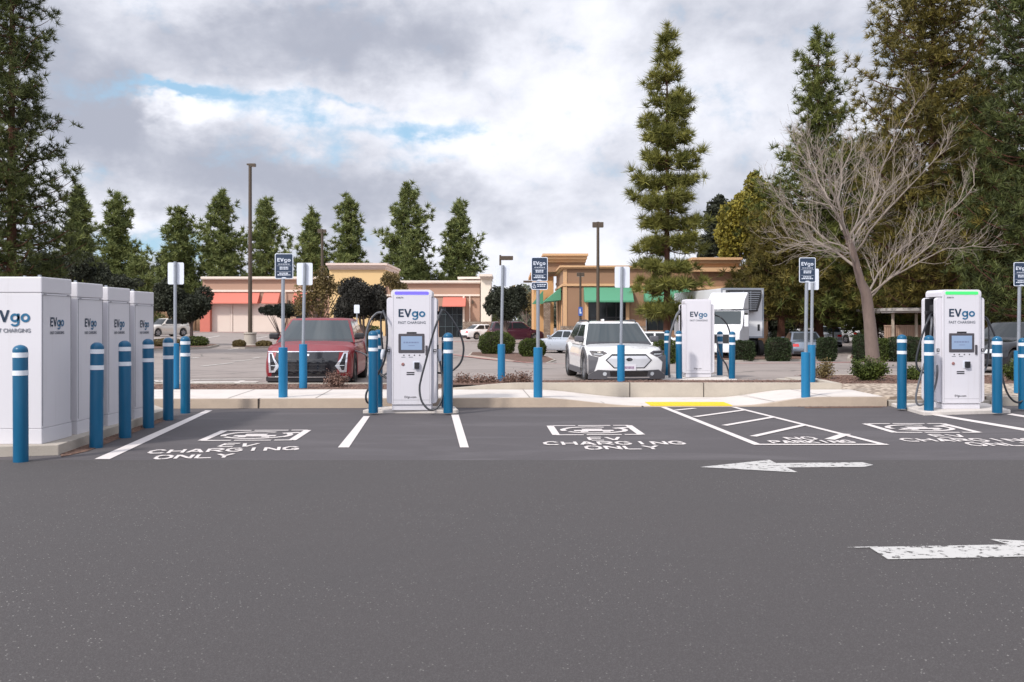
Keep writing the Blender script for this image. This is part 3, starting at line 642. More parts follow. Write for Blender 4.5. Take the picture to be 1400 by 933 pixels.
NF = leaf_mat('needles_far', lin(66, 80, 46, 1), lin(142, 148, 88, 1))
NO_ = leaf_mat('needles_olive', lin(50, 52, 28, 1), lin(138, 124, 60, 1))
LO = leaf_mat('leaves_olive', lin(82, 80, 30, 1), lin(160, 148, 62, 1))
LD = leaf_mat('leaves_dark', lin(34, 38, 32, 1), lin(72, 76, 60, 1))
LD2 = leaf_mat('leaves_darkest', lin(34, 34, 32, 1), lin(68, 66, 60, 1))
LG = leaf_mat('leaves_hedge', lin(36, 48, 24, 1), lin(96, 108, 44, 1))
LG2 = leaf_mat('leaves_hedge_dark', lin(28, 38, 24, 1), lin(62, 76, 42, 1))
LB = leaf_mat('leaves_russet', lin(70, 62, 40, 1), lin(140, 122, 78, 1))
LDRY = leaf_mat('leaves_dry', lin(84, 60, 54, 1), lin(150, 122, 108, 1), trans=0)
rng = np.random.default_rng(7)

def mesh_tris(name, V, m, parent=None):
    """V: (n,3,3) separate triangles"""
    V = np.ascontiguousarray(V.reshape(-1, 3), dtype=np.float32); n = len(V) // 3
    me = bpy.data.meshes.new(name); me.vertices.add(3 * n); me.vertices.foreach_set('co', V.ravel())
    me.loops.add(3 * n); me.loops.foreach_set('vertex_index', np.arange(3 * n, dtype=np.int32))
    me.polygons.add(n); me.polygons.foreach_set('loop_start', np.arange(0, 3 * n, 3, dtype=np.int32))
    try: me.polygons.foreach_set('loop_total', np.full(n, 3, dtype=np.int32))
    except Exception: pass
    me.update(calc_edges=True); me.materials.append(m)
    o = bpy.data.objects.new(name, me); COL.objects.link(o)
    if parent is not None: o.parent = parent
    return o
def unit(v): return v / (np.linalg.norm(v, axis=-1, keepdims=True) + 1e-9)
def tufts(C, A, size, n, wid):
    """needle tufts: centres C (k,3), axis A (k,3): n thin blades each, fanning out round the axis"""
    k = len(C); d = rng.normal(size=(k, n, 3)); d = unit(d) + unit(A)[:, None, :] * .75; d = unit(d)
    L_ = size[:, None] * rng.uniform(.6, 1.15, (k, n)) if np.ndim(size) else size * rng.uniform(.6, 1.15, (k, n))
    s = unit(np.cross(d, rng.normal(size=(k, n, 3)))) * (wid / 2)
    base = C[:, None, :] + d * .02; tip = base + d * L_[..., None]
    return np.stack([base - s, base + s, tip], 2).reshape(-1, 3, 3)
def leaves(C, size, out=None, ratio=.6):
    k = len(C); a = unit(rng.normal(size=(k, 3)));
    if out is not None: a = unit(a + out * .5)
    b_ = unit(np.cross(a, rng.normal(size=(k, 3)))); sz = size * rng.uniform(.6, 1.3, (k, 1))
    p0 = C - a * sz * .5; p1 = C + a * sz * .5; q0 = C + b_ * sz * ratio * .5; q1 = C - b_ * sz * ratio * .5
    return np.concatenate([np.stack([p0, q0, p1], 1), np.stack([p0, p1, q1], 1)]).reshape(-1, 3, 3)

def pine(label, base, H, prof, nwh, seed, ts=.35, nn=22, wid=.04, crown0=.08, mt=None, trunk_r=.25, limbs=7, step=.45, droop=.0, tiered=False, group=None, loc_jit=.1, lean=0.0, irr=.3, zmax=None, cat='pine tree'):
    """prof(t) = crown radius at height fraction t (metres)"""
    global rng; rng = np.random.default_rng(seed); rnd = random.Random(seed)
    t = thing('pine_tree', label, cat, base, rnd.uniform(0, 6) * 0, group)
    Cs, As, Sz = [], [], []; tb = MB(); n = 10
    def tx(z): return lean * (z / H) ** 1.5
    tb.tube([(tx(H * i / n), 0, H * i / n - (.3 if i == 0 else 0)) for i in range(n + 1)], [max(.015, trunk_r * (1 - .97 * (i / n))) * (1.25 if i == 0 else 1) for i in range(n + 1)], 8)
    for w in range(nwh):
        tt = crown0 + (1 - crown0) * (w + .2) / nwh; z0 = H * tt
        if zmax and z0 > zmax: break
        nl = limbs if tt < .93 else 4
        a0 = rnd.uniform(0, 6.28)
        for l in range(nl):
            az_ = a0 + 6.283 * l / nl + rnd.uniform(-.35, .35); Lr = prof(tt) * rnd.uniform(1 - irr, 1 + irr * .35) * (1 + .16 * math.sin(az_ + w * 2.1) if tiered else 1 + .22 * math.sin(az_ * 2 + seed * 1.7 + tt * 11) + .14 * math.sin(az_ * 3 + seed - tt * 23))
            if Lr < .12: Lr = .12
            zz = z0 + (rnd.uniform(-.24, .24) if tiered else rnd.uniform(-.5, .5)) * H / nwh
            rise = (.22 if tiered else .35) * (0.3 + tt) - droop * (1 - tt)
            pts = []; m_ = 6
            for i in range(m_ + 1):
                s = i / m_; pts.append(np.array([tx(zz) + math.cos(az_) * Lr * s, math.sin(az_) * Lr * s, zz + Lr * (rise * s * s * 1.2 - .10 * math.sin(3.14 * s))]))
            tb.tube(pts, [max(.012, trunk_r * .28 * (1 - tt * .7) * (1 - .8 * i / m_)) for i in range(m_ + 1)], 4, cap=False)
            ns = max(2, int(Lr / step)); 
            for k in range(ns):
                s = .3 + .72 * (k + rnd.random()) / ns if Lr > .8 else (k + 1) / ns
                s = min(s, 1.02); i = min(m_ - 1, int(s * m_)); f = s * m_ - i; p = pts[i] * (1 - f) + pts[i + 1] * f
                spread = Lr * (.26 * (1.1 - s) + .09)
                for _ in range(3 if Lr > 1 else 2):
                    q = p + np.array([rnd.gauss(0, 1) * spread, rnd.gauss(0, 1) * spread, abs(rnd.gauss(0, .32)) * ts + (0 if tiered else rnd.gauss(0, .12) * Lr * .5)])
                    Cs.append(q); As.append(np.array([math.cos(az_) * .5, math.sin(az_) * .5, .75])); Sz.append(ts * rnd.uniform(.75, 1.2))
    for k in range(8): Cs.append(np.array([tx(H), 0, H - k * ts * .35])); As.append(np.array([0, 0, 1.])); Sz.append(ts * .9)
    tb.build('trunk', M_PBARK, t, smooth=True)
    mesh_tris('crown', tufts(np.array(Cs), np.array(As), np.array(Sz), nn, wid), mt or NG, t)
    return t
def cone(r, p=1.0, top=.0, belly=.15):
    return lambda t: r * ((1 - t) ** p * (1 - top) + top) * (1 if t > belly else .55 + .45 * t / belly)
def foot(px, d): x = px2(px, d); return (x, d, terr(x, d) - .05)
def hgt(py, px, d): return pz(py, d) - foot(px, d)[2]

# tall single pine in the lot
def p_tall(t): return max(.3, 2.05 - .25 * t - 1.5 * max(0, (t - .5) / .5) ** 1.25)
pine('tall slender pine with tiered bunches of needles rising beside the restaurant', foot(912, 58), hgt(36, 912, 58), p_tall, 14, 11, ts=.62, nn=44, wid=.05, crown0=.13, mt=NBR, trunk_r=.24, limbs=8, step=.32, tiered=True, irr=.35, droop=.2)
# right-hand giants
pine('huge pine whose top leaves the picture above the bare tree', foot(1276, 56), 27, lambda t: 5.0 * (1 - t) ** .55 + .4, 34, 12, ts=.5, nn=26, wid=.05, crown0=.1, mt=NO_, trunk_r=.42, limbs=8, step=.42, irr=.5)
pine('medium pine with open tufted top left of the huge pine', foot(1119, 62), hgt(46, 1119, 62), lambda t: 4.4 * (1 - t) ** .85 + .35, 26, 13, ts=.52, nn=26, wid=.055, crown0=.12, mt=NG, trunk_r=.32, limbs=7, step=.36, irr=.5)
pine('dark pine cut off by the right edge of the picture', foot(1420, 50), 24, lambda t: 4.2 * (1 - t) ** .5 + .4, 30, 14, ts=.5, nn=24, wid=.05, crown0=.1, mt=ND, trunk_r=.35, limbs=8, step=.45, irr=.5)
pine('broad dark pine filling the gap right of the huge pine', foot(1352, 64), hgt(105, 1352, 64), lambda t: 5.2 * (1 - t) ** .6 + .4, 26, 15, ts=.58, nn=20, wid=.06, crown0=.08, mt=NO_, trunk_r=.35, limbs=7, step=.6, irr=.35)
pine('wide shaded pine standing right behind the bare tree trunk', foot(1195, 66), hgt(190, 1195, 66), lambda t: 5.6 * (1 - t) ** .5 + .5, 24, 16, ts=.58, nn=20, wid=.065, crown0=.12, mt=NG, trunk_r=.35, limbs=8, step=.6, irr=.3)
pine('low spreading pine overhanging the refrigerated truck', foot(1068, 60), hgt(305, 1068, 60), lambda t: 3.0 * (1 - t) ** .5 + .5, 18, 17, ts=.5, nn=22, wid=.06, crown0=.28, mt=NO_, trunk_r=.3, limbs=8, step=.5, irr=.3)
pine('dark pine low behind the pavilion roof', foot(1290, 76), hgt(250, 1290, 76), lambda t: 7.0 * (1 - t) ** .4 + .5, 16, 18, ts=.9, nn=20, wid=.08, crown0=.06, mt=ND, trunk_r=.35, limbs=9, step=.7, irr=.3)
pine('dark pine behind the right charging station', foot(1385, 72), hgt(215, 1385, 72), lambda t: 6.0 * (1 - t) ** .45 + .5, 18, 19, ts=.85, nn=20, wid=.075, crown0=.06, mt=ND, trunk_r=.35, limbs=8, step=.65, irr=.3)
# left giant
pine('giant dark pine at the left edge above the white cabinets', foot(16, 48), 25, lambda t: 2.75 * (1 - t) ** .5 + .1 + .15 * math.exp(-((t - .42) / .1) ** 2), 34, 21, ts=.40, nn=26, wid=.042, crown0=.08, mt=ND, trunk_r=.3, limbs=7, step=.30, irr=.5)
# far row behind the shops
row = [(107, 262, 2.6, 110), (160, 268, 4.2, 130), (245, 285, 4.0, 145), (303, 261, 5.0, 145), (363, 274, 4.4, 145), (427, 290, 3.8, 145), (477, 270, 3.9, 145), (557, 252, 5.6, 145), (628, 278, 4.3, 145)]
names = ['thin far pine half hidden by the giant pine', 'pale green narrow pine above the last white cabinet', 'far pine right above the leftmost blank sign', 'bushy far pine left of the tall lamp post', 'far pine right behind the tall lamp post', 'smaller far pine above the first navy sign and blank sign pair', 'far pine with uneven side growth above the yellow bay', 'widest far pine above the middle charger', 'rightmost far pine behind the shop building']
for i, (px, py, r, d) in enumerate(row):
    pine(names[i], foot(px, d), hgt(py, px, d), (lambda r: (lambda t: r * (1 - t) ** .75 * 1.1 + .3))(r), 19, 30 + i, ts=.85, nn=20, wid=.17, crown0=.06, mt=NF, trunk_r=.28, limbs=7, step=.55, irr=.5, group='pines behind the shop building')
pine('short far pine in the gap right of the white cabinets', foot(222, 150), hgt(348, 222, 150), lambda t: 3.4 * (1 - t) ** .7 + .3, 12, 41, ts=.9, nn=14, wid=.16, crown0=.05, mt=ND, trunk_r=.2, limbs=7, step=.8)
pine('far bushy pine close behind the white cabinets', foot(190, 120), hgt(352, 190, 120), lambda t: 3.0 * (1 - t) ** .6 + .3, 12, 42, ts=.8, nn=14, wid=.13, crown0=.05, mt=NF, trunk_r=.2, limbs=7, step=.7)

def crown_pts(blobs_, n, shell=.35):
    out = []; cen = []
    vol = np.array([b_[3] * b_[4] * b_[5] for b_ in blobs_]) ** .67; cnt = (n * vol / vol.sum()).astype(int)
    for (x, y, z, rx, ry, rz), c in zip(blobs_, cnt):
        d = unit(rng.normal(size=(c, 3))); r = rng.uniform(shell, 1.08, (c, 1)) ** .6
        out.append(np.array([x, y, z]) + d * r * np.array([rx, ry, rz])); cen.append(d)
    return np.concatenate(out), np.concatenate(cen)
def broad(name, label, cat, base, trunk_h, blobs_, n, ls, m, tr=.15, seed=1, group=None, sub=7, bark=None, stems=1):
    """tree or shrub: clumps scattered round each blob, limbs running to the clumps"""
    global rng; rng = np.random.default_rng(seed); rnd = random.Random(seed)
    t = thing(name, label, cat, base, 0, group); small = []
    for (x, y, z, rx, ry, rz) in blobs_:
        for k in range(sub):
            d = unit(rng.normal(size=3)); d[2] = d[2] * .8 + .1
            s = rnd.uniform(.32, .55); small.append((x + d[0] * rx * .68, y + d[1] * ry * .68, z + d[2] * rz * .68, rx * s, ry * s, rz * s))
        small.append((x, y, z, rx * .6, ry * .6, rz * .6))
    P_, D_ = crown_pts(small, n); V = leaves(P_, ls, D_)
    if trunk_h is not None:
        tb = MB(); zc_ = sum(b_[2] for b_ in blobs_) / len(blobs_)
        for s_ in range(stems):
            a = s_ * 2.1; o = (math.cos(a) * tr * (stems > 1), math.sin(a) * tr * (stems > 1))
            tb.tube([(o[0], o[1], -.2), (o[0] * 1.2, o[1] * 1.2, trunk_h * .5), (o[0] * 2, o[1] * 2, trunk_h), (0, 0, zc_)], [tr * 1.2, tr, tr * .8, tr * .4], 7)
        for q in small[::2]:
            tb.tube([(0, 0, trunk_h * rnd.uniform(.7, 1)), ((q[0]) * .5, q[1] * .5, (trunk_h + q[2]) / 2), (q[0], q[1], q[2])], [tr * .45, tr * .28, tr * .1], 4, cap=False)
        tb.build('trunk' if tr > .05 else 'stems', bark or M_BARK, t, smooth=True)
    mesh_tris('crown' if trunk_h is not None and tr > .05 else 'foliage', V, m, t); return t
def bl(px, py, rx, ry, d, base, dd=None):   # pixel ellipse -> local blob
    k = d / F; return (px2(px, d) - base[0], (dd or 0), pz(py, d) - base[2], rx * k, (rx) * k * .9, ry * k)
d = 74; f = foot(262, 66); broad('olive_tree', 'dark round evergreen tree on the island behind the cabinets', 'tree', f, 1.6, [bl(248, 418, 38, 27, 66, f), bl(235, 400, 24, 20, 66, f), bl(270, 415, 24, 26, 66, f)], 26000, .17, LD, .12, 51)
f = foot(386, 60); broad('olive_tree', 'low flat topped grey green tree behind the red car', 'tree', f, .7, [bl(386, 426, 28, 10, 60, f), bl(372, 425, 18, 9, 60, f), bl(405, 428, 16, 9, 60, f)], 9000, .13, LD, .08, 52)
f = foot(432, 55); broad('deciduous_tree', 'thin airy tree with russet leaves between the red car and shops', 'tree', f, 1.4, [bl(432, 410, 30, 38, 55, f), bl(445, 385, 18, 24, 55, f), bl(415, 420, 22, 22, 55, f), bl(470, 400, 18, 22, 55, f)], 5200, .15, LB, .07, 53, sub=9)
f = foot(497, 52); broad('evergreen_tree', 'very dark round tree left of the middle charger', 'tree', f, 1.3, [bl(497, 412, 36, 32, 52, f), bl(480, 420, 24, 26, 52, f), bl(520, 420, 22, 28, 52, f)], 30000, .12, LD2, .1, 54)
f = foot(540, 58); broad('deciduous_tree', 'small pale leafed tree peeking out behind the middle charger', 'tree', f, 1.4, [bl(533, 385, 14, 14, 58, f), bl(545, 400, 14, 16, 58, f)], 2600, .14, LB, .06, 55)
f = foot(692, 64); broad('evergreen_tree', 'round evergreen tree standing between the two shop buildings', 'tree', f, 1.5, [bl(690, 417, 27, 25, 64, f), bl(703, 410, 20, 20, 64, f), bl(674, 420, 14, 16, 64, f)], 16000, .15, LD, .1, 56)
f = foot(720, 130); broad('deciduous_tree', 'distant hazy tree beyond the gap between the buildings', 'tree', f, 2, [bl(715, 412, 14, 20, 130, f), bl(728, 420, 12, 18, 130, f), bl(700, 405, 12, 14, 130, f)], 1800, .4, LB, .12, 57)
# yellow-olive tree group
f = foot(1025, 78); broad('deciduous_tree', 'yellow green broad tree behind the restaurant roof', 'tree', f, 3, [bl(1020, 300, 44, 62, 78, f), bl(1045, 285, 36, 44, 78, f), bl(1000, 340, 30, 40, 78, f), bl(1055, 340, 40, 44, 78, f), bl(1030, 262, 20, 26, 78, f)], 26000, .3, LO, .25, 58)
f = foot(975, 84); broad('deciduous_tree', 'dark green tree between the tall pine and yellow green tree', 'tree', f, 3, [bl(975, 320, 20, 44, 84, f), bl(985, 292, 16, 28, 84, f), bl(965, 350, 16, 30, 84, f)], 9000, .32, LD, .2, 59)
f = foot(95, 70); broad('evergreen_tree', 'brownish bushy tree low behind the white cabinets', 'tree', f, 2, [bl(95, 372, 44, 30, 70, f), bl(140, 385, 34, 24, 70, f), bl(40, 375, 50, 34, 70, f), bl(175, 392, 22, 14, 70, f)], 22000, .2, LB if False else LD, .15, 60)
for i, (px, py, rx, ry, dd_, lb) in enumerate([(1075, 430, 30, 40, 80, 'dark shade tree behind the box hedges right of the truck'), (1160, 420, 50, 46, 90, 'wide dark tree behind the bare tree trunk'), (1255, 400, 60, 60, 88, 'wide dark tree behind the pavilion'), (1365, 400, 70, 60, 84, 'wide dark tree behind the dark car')]):
    f = foot(px, dd_); broad('evergreen_tree', lb, 'tree', f, 2, [bl(px, py, rx, ry, dd_, f), bl(px - rx * .6, py + 8, rx * .6, ry * .7, dd_, f), bl(px + rx * .6, py - 6, rx * .6, ry * .8, dd_, f)], 12000, .34, LD2 if i % 2 else LD, .2, 70 + i)
f = foot(1097, 62); broad('deciduous_tree', 'small leafless brownish tree beside the refrigerated truck', 'tree', f, 1.2, [bl(1097, 432, 18, 22, 62, f)], 1500, .12, LDRY, .06, 76, sub=10)

# far tree belt: one mass nobody could count
rng = np.random.default_rng(5); n = 60000
ang = rng.uniform(-.95, .95, n); dist = rng.uniform(230, 270, n); xx = np.tan(ang) * dist
top = 7 + 3.5 * np.sin(xx * .05) + 2.5 * np.sin(xx * .21 + 1) + 1.5 * np.sin(xx * .6)
zz = rng.uniform(0, 1, n) ** .8 * top - 1
o = mesh_tris('tree_belt', leaves(np.stack([xx, dist, zz], 1), 1.5), leaf_mat('belt_leaves', lin(66, 72, 62), lin(108, 112, 92))); tag(o, 'far grey green belt of trees along the horizon', 'trees', kind='stuff')

# hedges and shrubs
def hedge(label, pxa, pxb, ya, yb_, d, m=LG, n=9000, ls=.075, boxy=True, group=None, name='hedge'):
    global rng; k = d / F; px = (pxa + pxb) / 2; x = px2(px, d); zb = terr(x, d); rng = np.random.default_rng(int(px)); w = (pxb - pxa) * k / 2; h = pz(ya, d) - zb
    t = thing(name, label, 'hedge' if boxy else 'shrub', (x, d, zb), 0, group)
    dd = unit(rng.normal(size=(n, 3))); p = 5.0 if boxy else 2.4
    r = (np.abs(dd) ** p).sum(1, keepdims=True) ** (-1 / p); rad = rng.uniform(.82, 1.03, (n, 1)) * (1 + .05 * np.sin(dd[:, :1] * 9 + px) * np.sin(dd[:, 2:3] * 8))
    q = dd * r * rad * np.array([w, w * .75, h / 2]) + np.array([0, 0, h / 2]); q[:, 2] = np.maximum(q[:, 2], .03)
    mesh_tris('foliage', leaves(q, ls, dd), m, t)
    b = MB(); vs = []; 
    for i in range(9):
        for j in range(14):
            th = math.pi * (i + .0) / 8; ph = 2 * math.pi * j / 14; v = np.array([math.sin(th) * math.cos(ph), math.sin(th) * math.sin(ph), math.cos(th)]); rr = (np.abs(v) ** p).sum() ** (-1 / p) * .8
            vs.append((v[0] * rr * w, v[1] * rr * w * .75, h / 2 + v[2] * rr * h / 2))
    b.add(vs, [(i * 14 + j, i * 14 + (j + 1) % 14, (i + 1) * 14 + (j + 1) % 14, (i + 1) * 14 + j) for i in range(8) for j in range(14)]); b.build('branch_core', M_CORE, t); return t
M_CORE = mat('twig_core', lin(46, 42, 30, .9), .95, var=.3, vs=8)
def dg(px, py): return GT(px, py).y
hedge('large round clipped hedge with yellow green top in front of the maroon van', 654, 704, 453, 486, dg(680, 487), LG, 9000, .08, False)
hedge('smaller round hedge under the navy sign with two panels', 709, 746, 463, 490, dg(727, 491), LG, 7000, .08, False)
hedge('box hedge nearest the refrigerated truck cab', 1000, 1031, 466, 491, 47, LG2, 6000)
hedge('box hedge between the truck and silver sedan', 1047, 1080, 462, 491, 47, LG2, 6000)
hedge('box hedge behind the right pair of signs', 1117, 1143, 462, 491, 47, LG2, 6000)
hedge('box hedge left of the bare tree trunk', 1167, 1192, 458, 490, 46, LG2, 6000)
hedge('loose hedge just right of the bare tree trunk', 1196, 1214, 463, 488, 46, LG, 4000)
hedge('long dark hedge in front of the pavilion', 1213, 1262, 461, 492, 46, LG2, 8000)
hedge('dark hedge behind the right charger', 1275, 1345, 462, 492, 47, LG2, 8000)
hedge('yellow green hedge sliver between the white car and rear charger', 893, 925, 466, 492, 40, LG, 5000, .07)
hedge('far clipped hedge behind the red car mirror', 484, 520, 446, 460, 62, LG, 4000, .1)
hedge('low dark hedge beyond the box hedges', 1052, 1100, 452, 470, 66, LG2, 5000, .09)
for (a, c, t_, bt, lb) in [(205, 252, 463, 475, 'low shrub at the left end of the tree island'), (250, 285, 460, 475, 'rounded low shrub at the right end of the tree island'), (318, 336, 465, 476, 'tiny shrub left of the tall lamp post base'), (350, 372, 466, 476, 'tiny shrub right of the tall lamp post base'), (752, 775, 459, 472, 'small shrub by the restaurant corner')]:
    hedge(lb, a, c, t_, bt, dg((a + c) / 2, bt), LB if c != 285 else LG, 2600, .09, False, name='shrub')
def shrub(label, px, y0, y1, w, d, z0, m, n=2500, ls=.05, seed=1, stems=True):
    global rng; rng = np.random.default_rng(seed); k = d / F; x = px2(px, d); h = pz(y0, d) - z0; t = thing('shrub', label, 'shrub', (x, d, z0)); rnd = random.Random(seed); tb = MB(); C_ = []
    for i in range(26):
        a = rnd.uniform(0, 6.28); r = rnd.uniform(.1, 1) * w * k / 2; hh = h * rnd.uniform(.5, 1) * (1 - .35 * (r / (w * k / 2)) ** 2)
        pts = [(rnd.gauss(0, .02), rnd.gauss(0, .02), 0), (math.cos(a) * r * .5, math.sin(a) * r * .5, hh * .55), (math.cos(a) * r, math.sin(a) * r, hh)]
        tb.tube(pts, [.01, .007, .003], 4, cap=False)
        for j in range(n // 26):
            s = rnd.uniform(.35, 1.05); C_.append([math.cos(a) * r * s + rnd.gauss(0, .05), math.sin(a) * r * s + rnd.gauss(0, .05), max(.02, hh * s + rnd.gauss(0, .05))])
    tb.build('stems', mat('stem_brown', lin(110, 86, 72, .8), .9), t); mesh_tris('foliage', leaves(np.array(C_), ls), m, t); return t
shrub('bushy green shrub on the mulch below the bare tree', 1189, 490, 529, 54, 21.6, .14, LG, 7000, .055, 3)
shrub('sparse twiggy shrub beside the right pair of blue sleeves', 1127, 492, 521, 34, 22.2, .14, LB, 1400, .045, 4)
shrub('low shrub behind the bollards left of the right charger', 1250, 503, 522, 34, 21.8, .14, LG, 2600, .05, 5)
shrub('low green shrub behind the right edge sign', 1388, 490, 520, 44, 21.5, .14, LG, 4500, .05, 6)
shrub('dry reddish shrub in front of the red car right wheel', 460, 508, 532, 40, 19.2, .165, LDRY, 1500, .04, 7)
for i, (px, y0, w) in enumerate([(634, 514, 30), (655, 516, 24), (698, 512, 30), (716, 510, 26), (672, 517, 20)]):
    shrub(['leftmost low dry shrub behind the planter wall', 'second low dry shrub from the left behind the planter wall', 'low dry shrub just right of the rear blue sleeve', 'tallest low dry shrub beside the two panel sign', 'low dry shrub touching the rear blue sleeve on its left'][i], px, y0, 524, w, 19.3, .22, LDRY, 520, .04, 20 + i)
# leaf litter
rng = np.random.default_rng(9)
def litter(x0, x1, y0, y1, z, n, s=.03): 
    C_ = np.stack([rng.uniform(x0, x1, n), rng.uniform(y0, y1, n), np.full(n, z)], 1); a = rng.uniform(0, 6.28, n); V = leaves(C_, s); V[:, :, 2] = z + (V[:, :, 2] - z) * .25 + .004; return V
V = np.concatenate([litter(6.9, 14, 20.3, 23.5, .15, 5000, .06), litter(-8, wx0, 18.5, 19.9, .17, 2500, .05), litter(wx0, wx1, 18.7, 20, .25, 2500, .05), litter(4.9, 6.5, 16.35, 16.52, .01, 260), litter(-5.5, -5.1, 11.2, 14.6, .015, 500)])
o = mesh_tris('leaf_litter', V, LDRY); tag(o, 'dry brown leaves and chips scattered over the planting beds', 'leaf litter', kind='stuff')

# bare tree
def bare_tree():
    rnd = random.Random(21); d = 30.5; base = Vector((px2(1194, d), d, -.1)); t = thing('bare_tree', 'leafless grey tree with wide twiggy crown in the right planting bed', 'tree', base)
    L_ = lambda px, py, y=0.0: Vector((px2(1165 + (px - 1165) * (.9 if py < 380 else 1), d) - base.x, y, pz(py if py > 320 else 320 - (320 - py) * .88, d) - base.z))
    tb = MB(); lb = MB(); wb = MB(); fine_ = []
    tr = [L_(1194, 500), L_(1189, 440), L_(1184, 400), L_(1175, 385, -.1), L_(1163, 345, -.2), L_(1150, 315, -.25)]
    tb.tube(tr, [.23, .185, .17, .13, .105, .09], 12)
    mains = [[L_(1150, 315, -.25), L_(1135, 280, -.6), L_(1110, 240, -1), L_(1095, 205, -1.2)], [L_(1150, 315, -.25), L_(1150, 270, .3), L_(1160, 220, .6), L_(1180, 165, .9)],
             [L_(1156, 325, -.2), L_(1185, 275, -.6), L_(1195, 215, -.9), L_(1240, 130, -1)], [L_(1160, 335, -.2), L_(1200, 290, .5), L_(1245, 235, .9), L_(1280, 190, 1.1)],
             [L_(1186, 410), L_(1205, 385, -.3), L_(1255, 350, -.6), L_(1295, 295, -.8), L_(1330, 250, -.9)], [L_(1186, 405), L_(1215, 370, .6), L_(1260, 335, 1.0), L_(1310, 310, 1.4)],
             [L_(1163, 345, -.2), L_(1125, 320, .6), L_(1090, 285, 1), L_(1058, 235, 1.2)], [L_(1158, 335), L_(1130, 300, -.9), L_(1090, 250, -1.4), L_(1055, 190, -1.6)],
             [L_(1170, 365), L_(1140, 335, .8), L_(1105, 325, 1.3), L_(1070, 310, 1.6)], [L_(1150, 315), L_(1140, 250, 1.2), L_(1130, 190, 1.8), L_(1120, 150, 2)],
             [L_(1165, 350), L_(1190, 300, -1.2), L_(1230, 240, -2), L_(1260, 200, -2.3)], [L_(1176, 380), L_(1180, 330, 1), L_(1215, 260, 2), L_(1230, 190, 2.2)],
             [L_(1186, 405), L_(1230, 372, -.9), L_(1275, 345, -1.6), L_(1320, 345, -2)], [L_(1170, 365), L_(1145, 350, -.8), L_(1110, 345, -1.6), L_(1075, 350, -2)]]
    def wob(p, r): return Vector((p.x + rnd.gauss(0, r), p.y + rnd.gauss(0, r), p.z + rnd.gauss(0, r)))
    def grow(p, dr, ln, r, lvl):
        r = min(r, .016 if lvl > 1 else (.009 if lvl else .006))
        n = 5; pts = [p.copy()]; rr = [r]; q = p.copy(); v = dr.normalized()
        for i in range(n):
            v = (v + Vector((rnd.gauss(0, .10), rnd.gauss(0, .10), rnd.gauss(0, .10) + .05))).normalized(); q = q + v * ln / n; pts.append(q.copy()); rr.append(max(.0035, r * (1 - .7 * (i + 1) / n)))
        wb.tube(pts, rr, 3, cap=False)
        if lvl > 0:
            for k in range(4 if lvl > 1 else 2):
                i = rnd.randint(1, n); w = (pts[i] - pts[i - 1]).normalized(); side = Vector((rnd.gauss(0, 1), rnd.gauss(0, 1), rnd.gauss(0, 1) * .7 + .15)); side = (side - w * side.dot(w)).normalized()
                grow(pts[i], w * .9 + side * rnd.uniform(.35, .8), ln * rnd.uniform(.4, .7), rr[i] * .7, lvl - 1)
    for mn in mains:
        # smooth the limb by subdividing with a little wobble
        pts = []
        for a, c in zip(mn[:-1], mn[1:]):
            for i in range(3): pts.append(wob(a.lerp(c, i / 3), .04 if i or len(pts) else 0))
        pts.append(mn[-1]); m = len(pts); r0 = rnd.uniform(.030, .050)
        if not pts: continue
        pts[0] = mn[0]; lb.tube(pts, [max(.01, r0 * (1 - .85 * i / (m - 1))) for i in range(m)], 6, cap=False)
        for i in range(2, m):
            for _ in range(2):
                w = (pts[i] - pts[i - 1]).normalized(); side = Vector((rnd.gauss(0, 1), rnd.gauss(0, 1), rnd.gauss(0, .8) + .2)); side = (side - w * side.dot(w)).normalized()
                grow(pts[i], w * .9 + side * rnd.uniform(.5, .9), rnd.uniform(.9, 1.9) * (1.1 - .75 * i / m), max(.010, r0 * (1 - .85 * i / (m - 1)) * .5), 2)
    tb.build('trunk', M_BARK, t, smooth=True); lb.build('limbs', M_TWIG, t, smooth=True); wb.build('twigs', M_TWIG, t)
    return t
bare_tree()
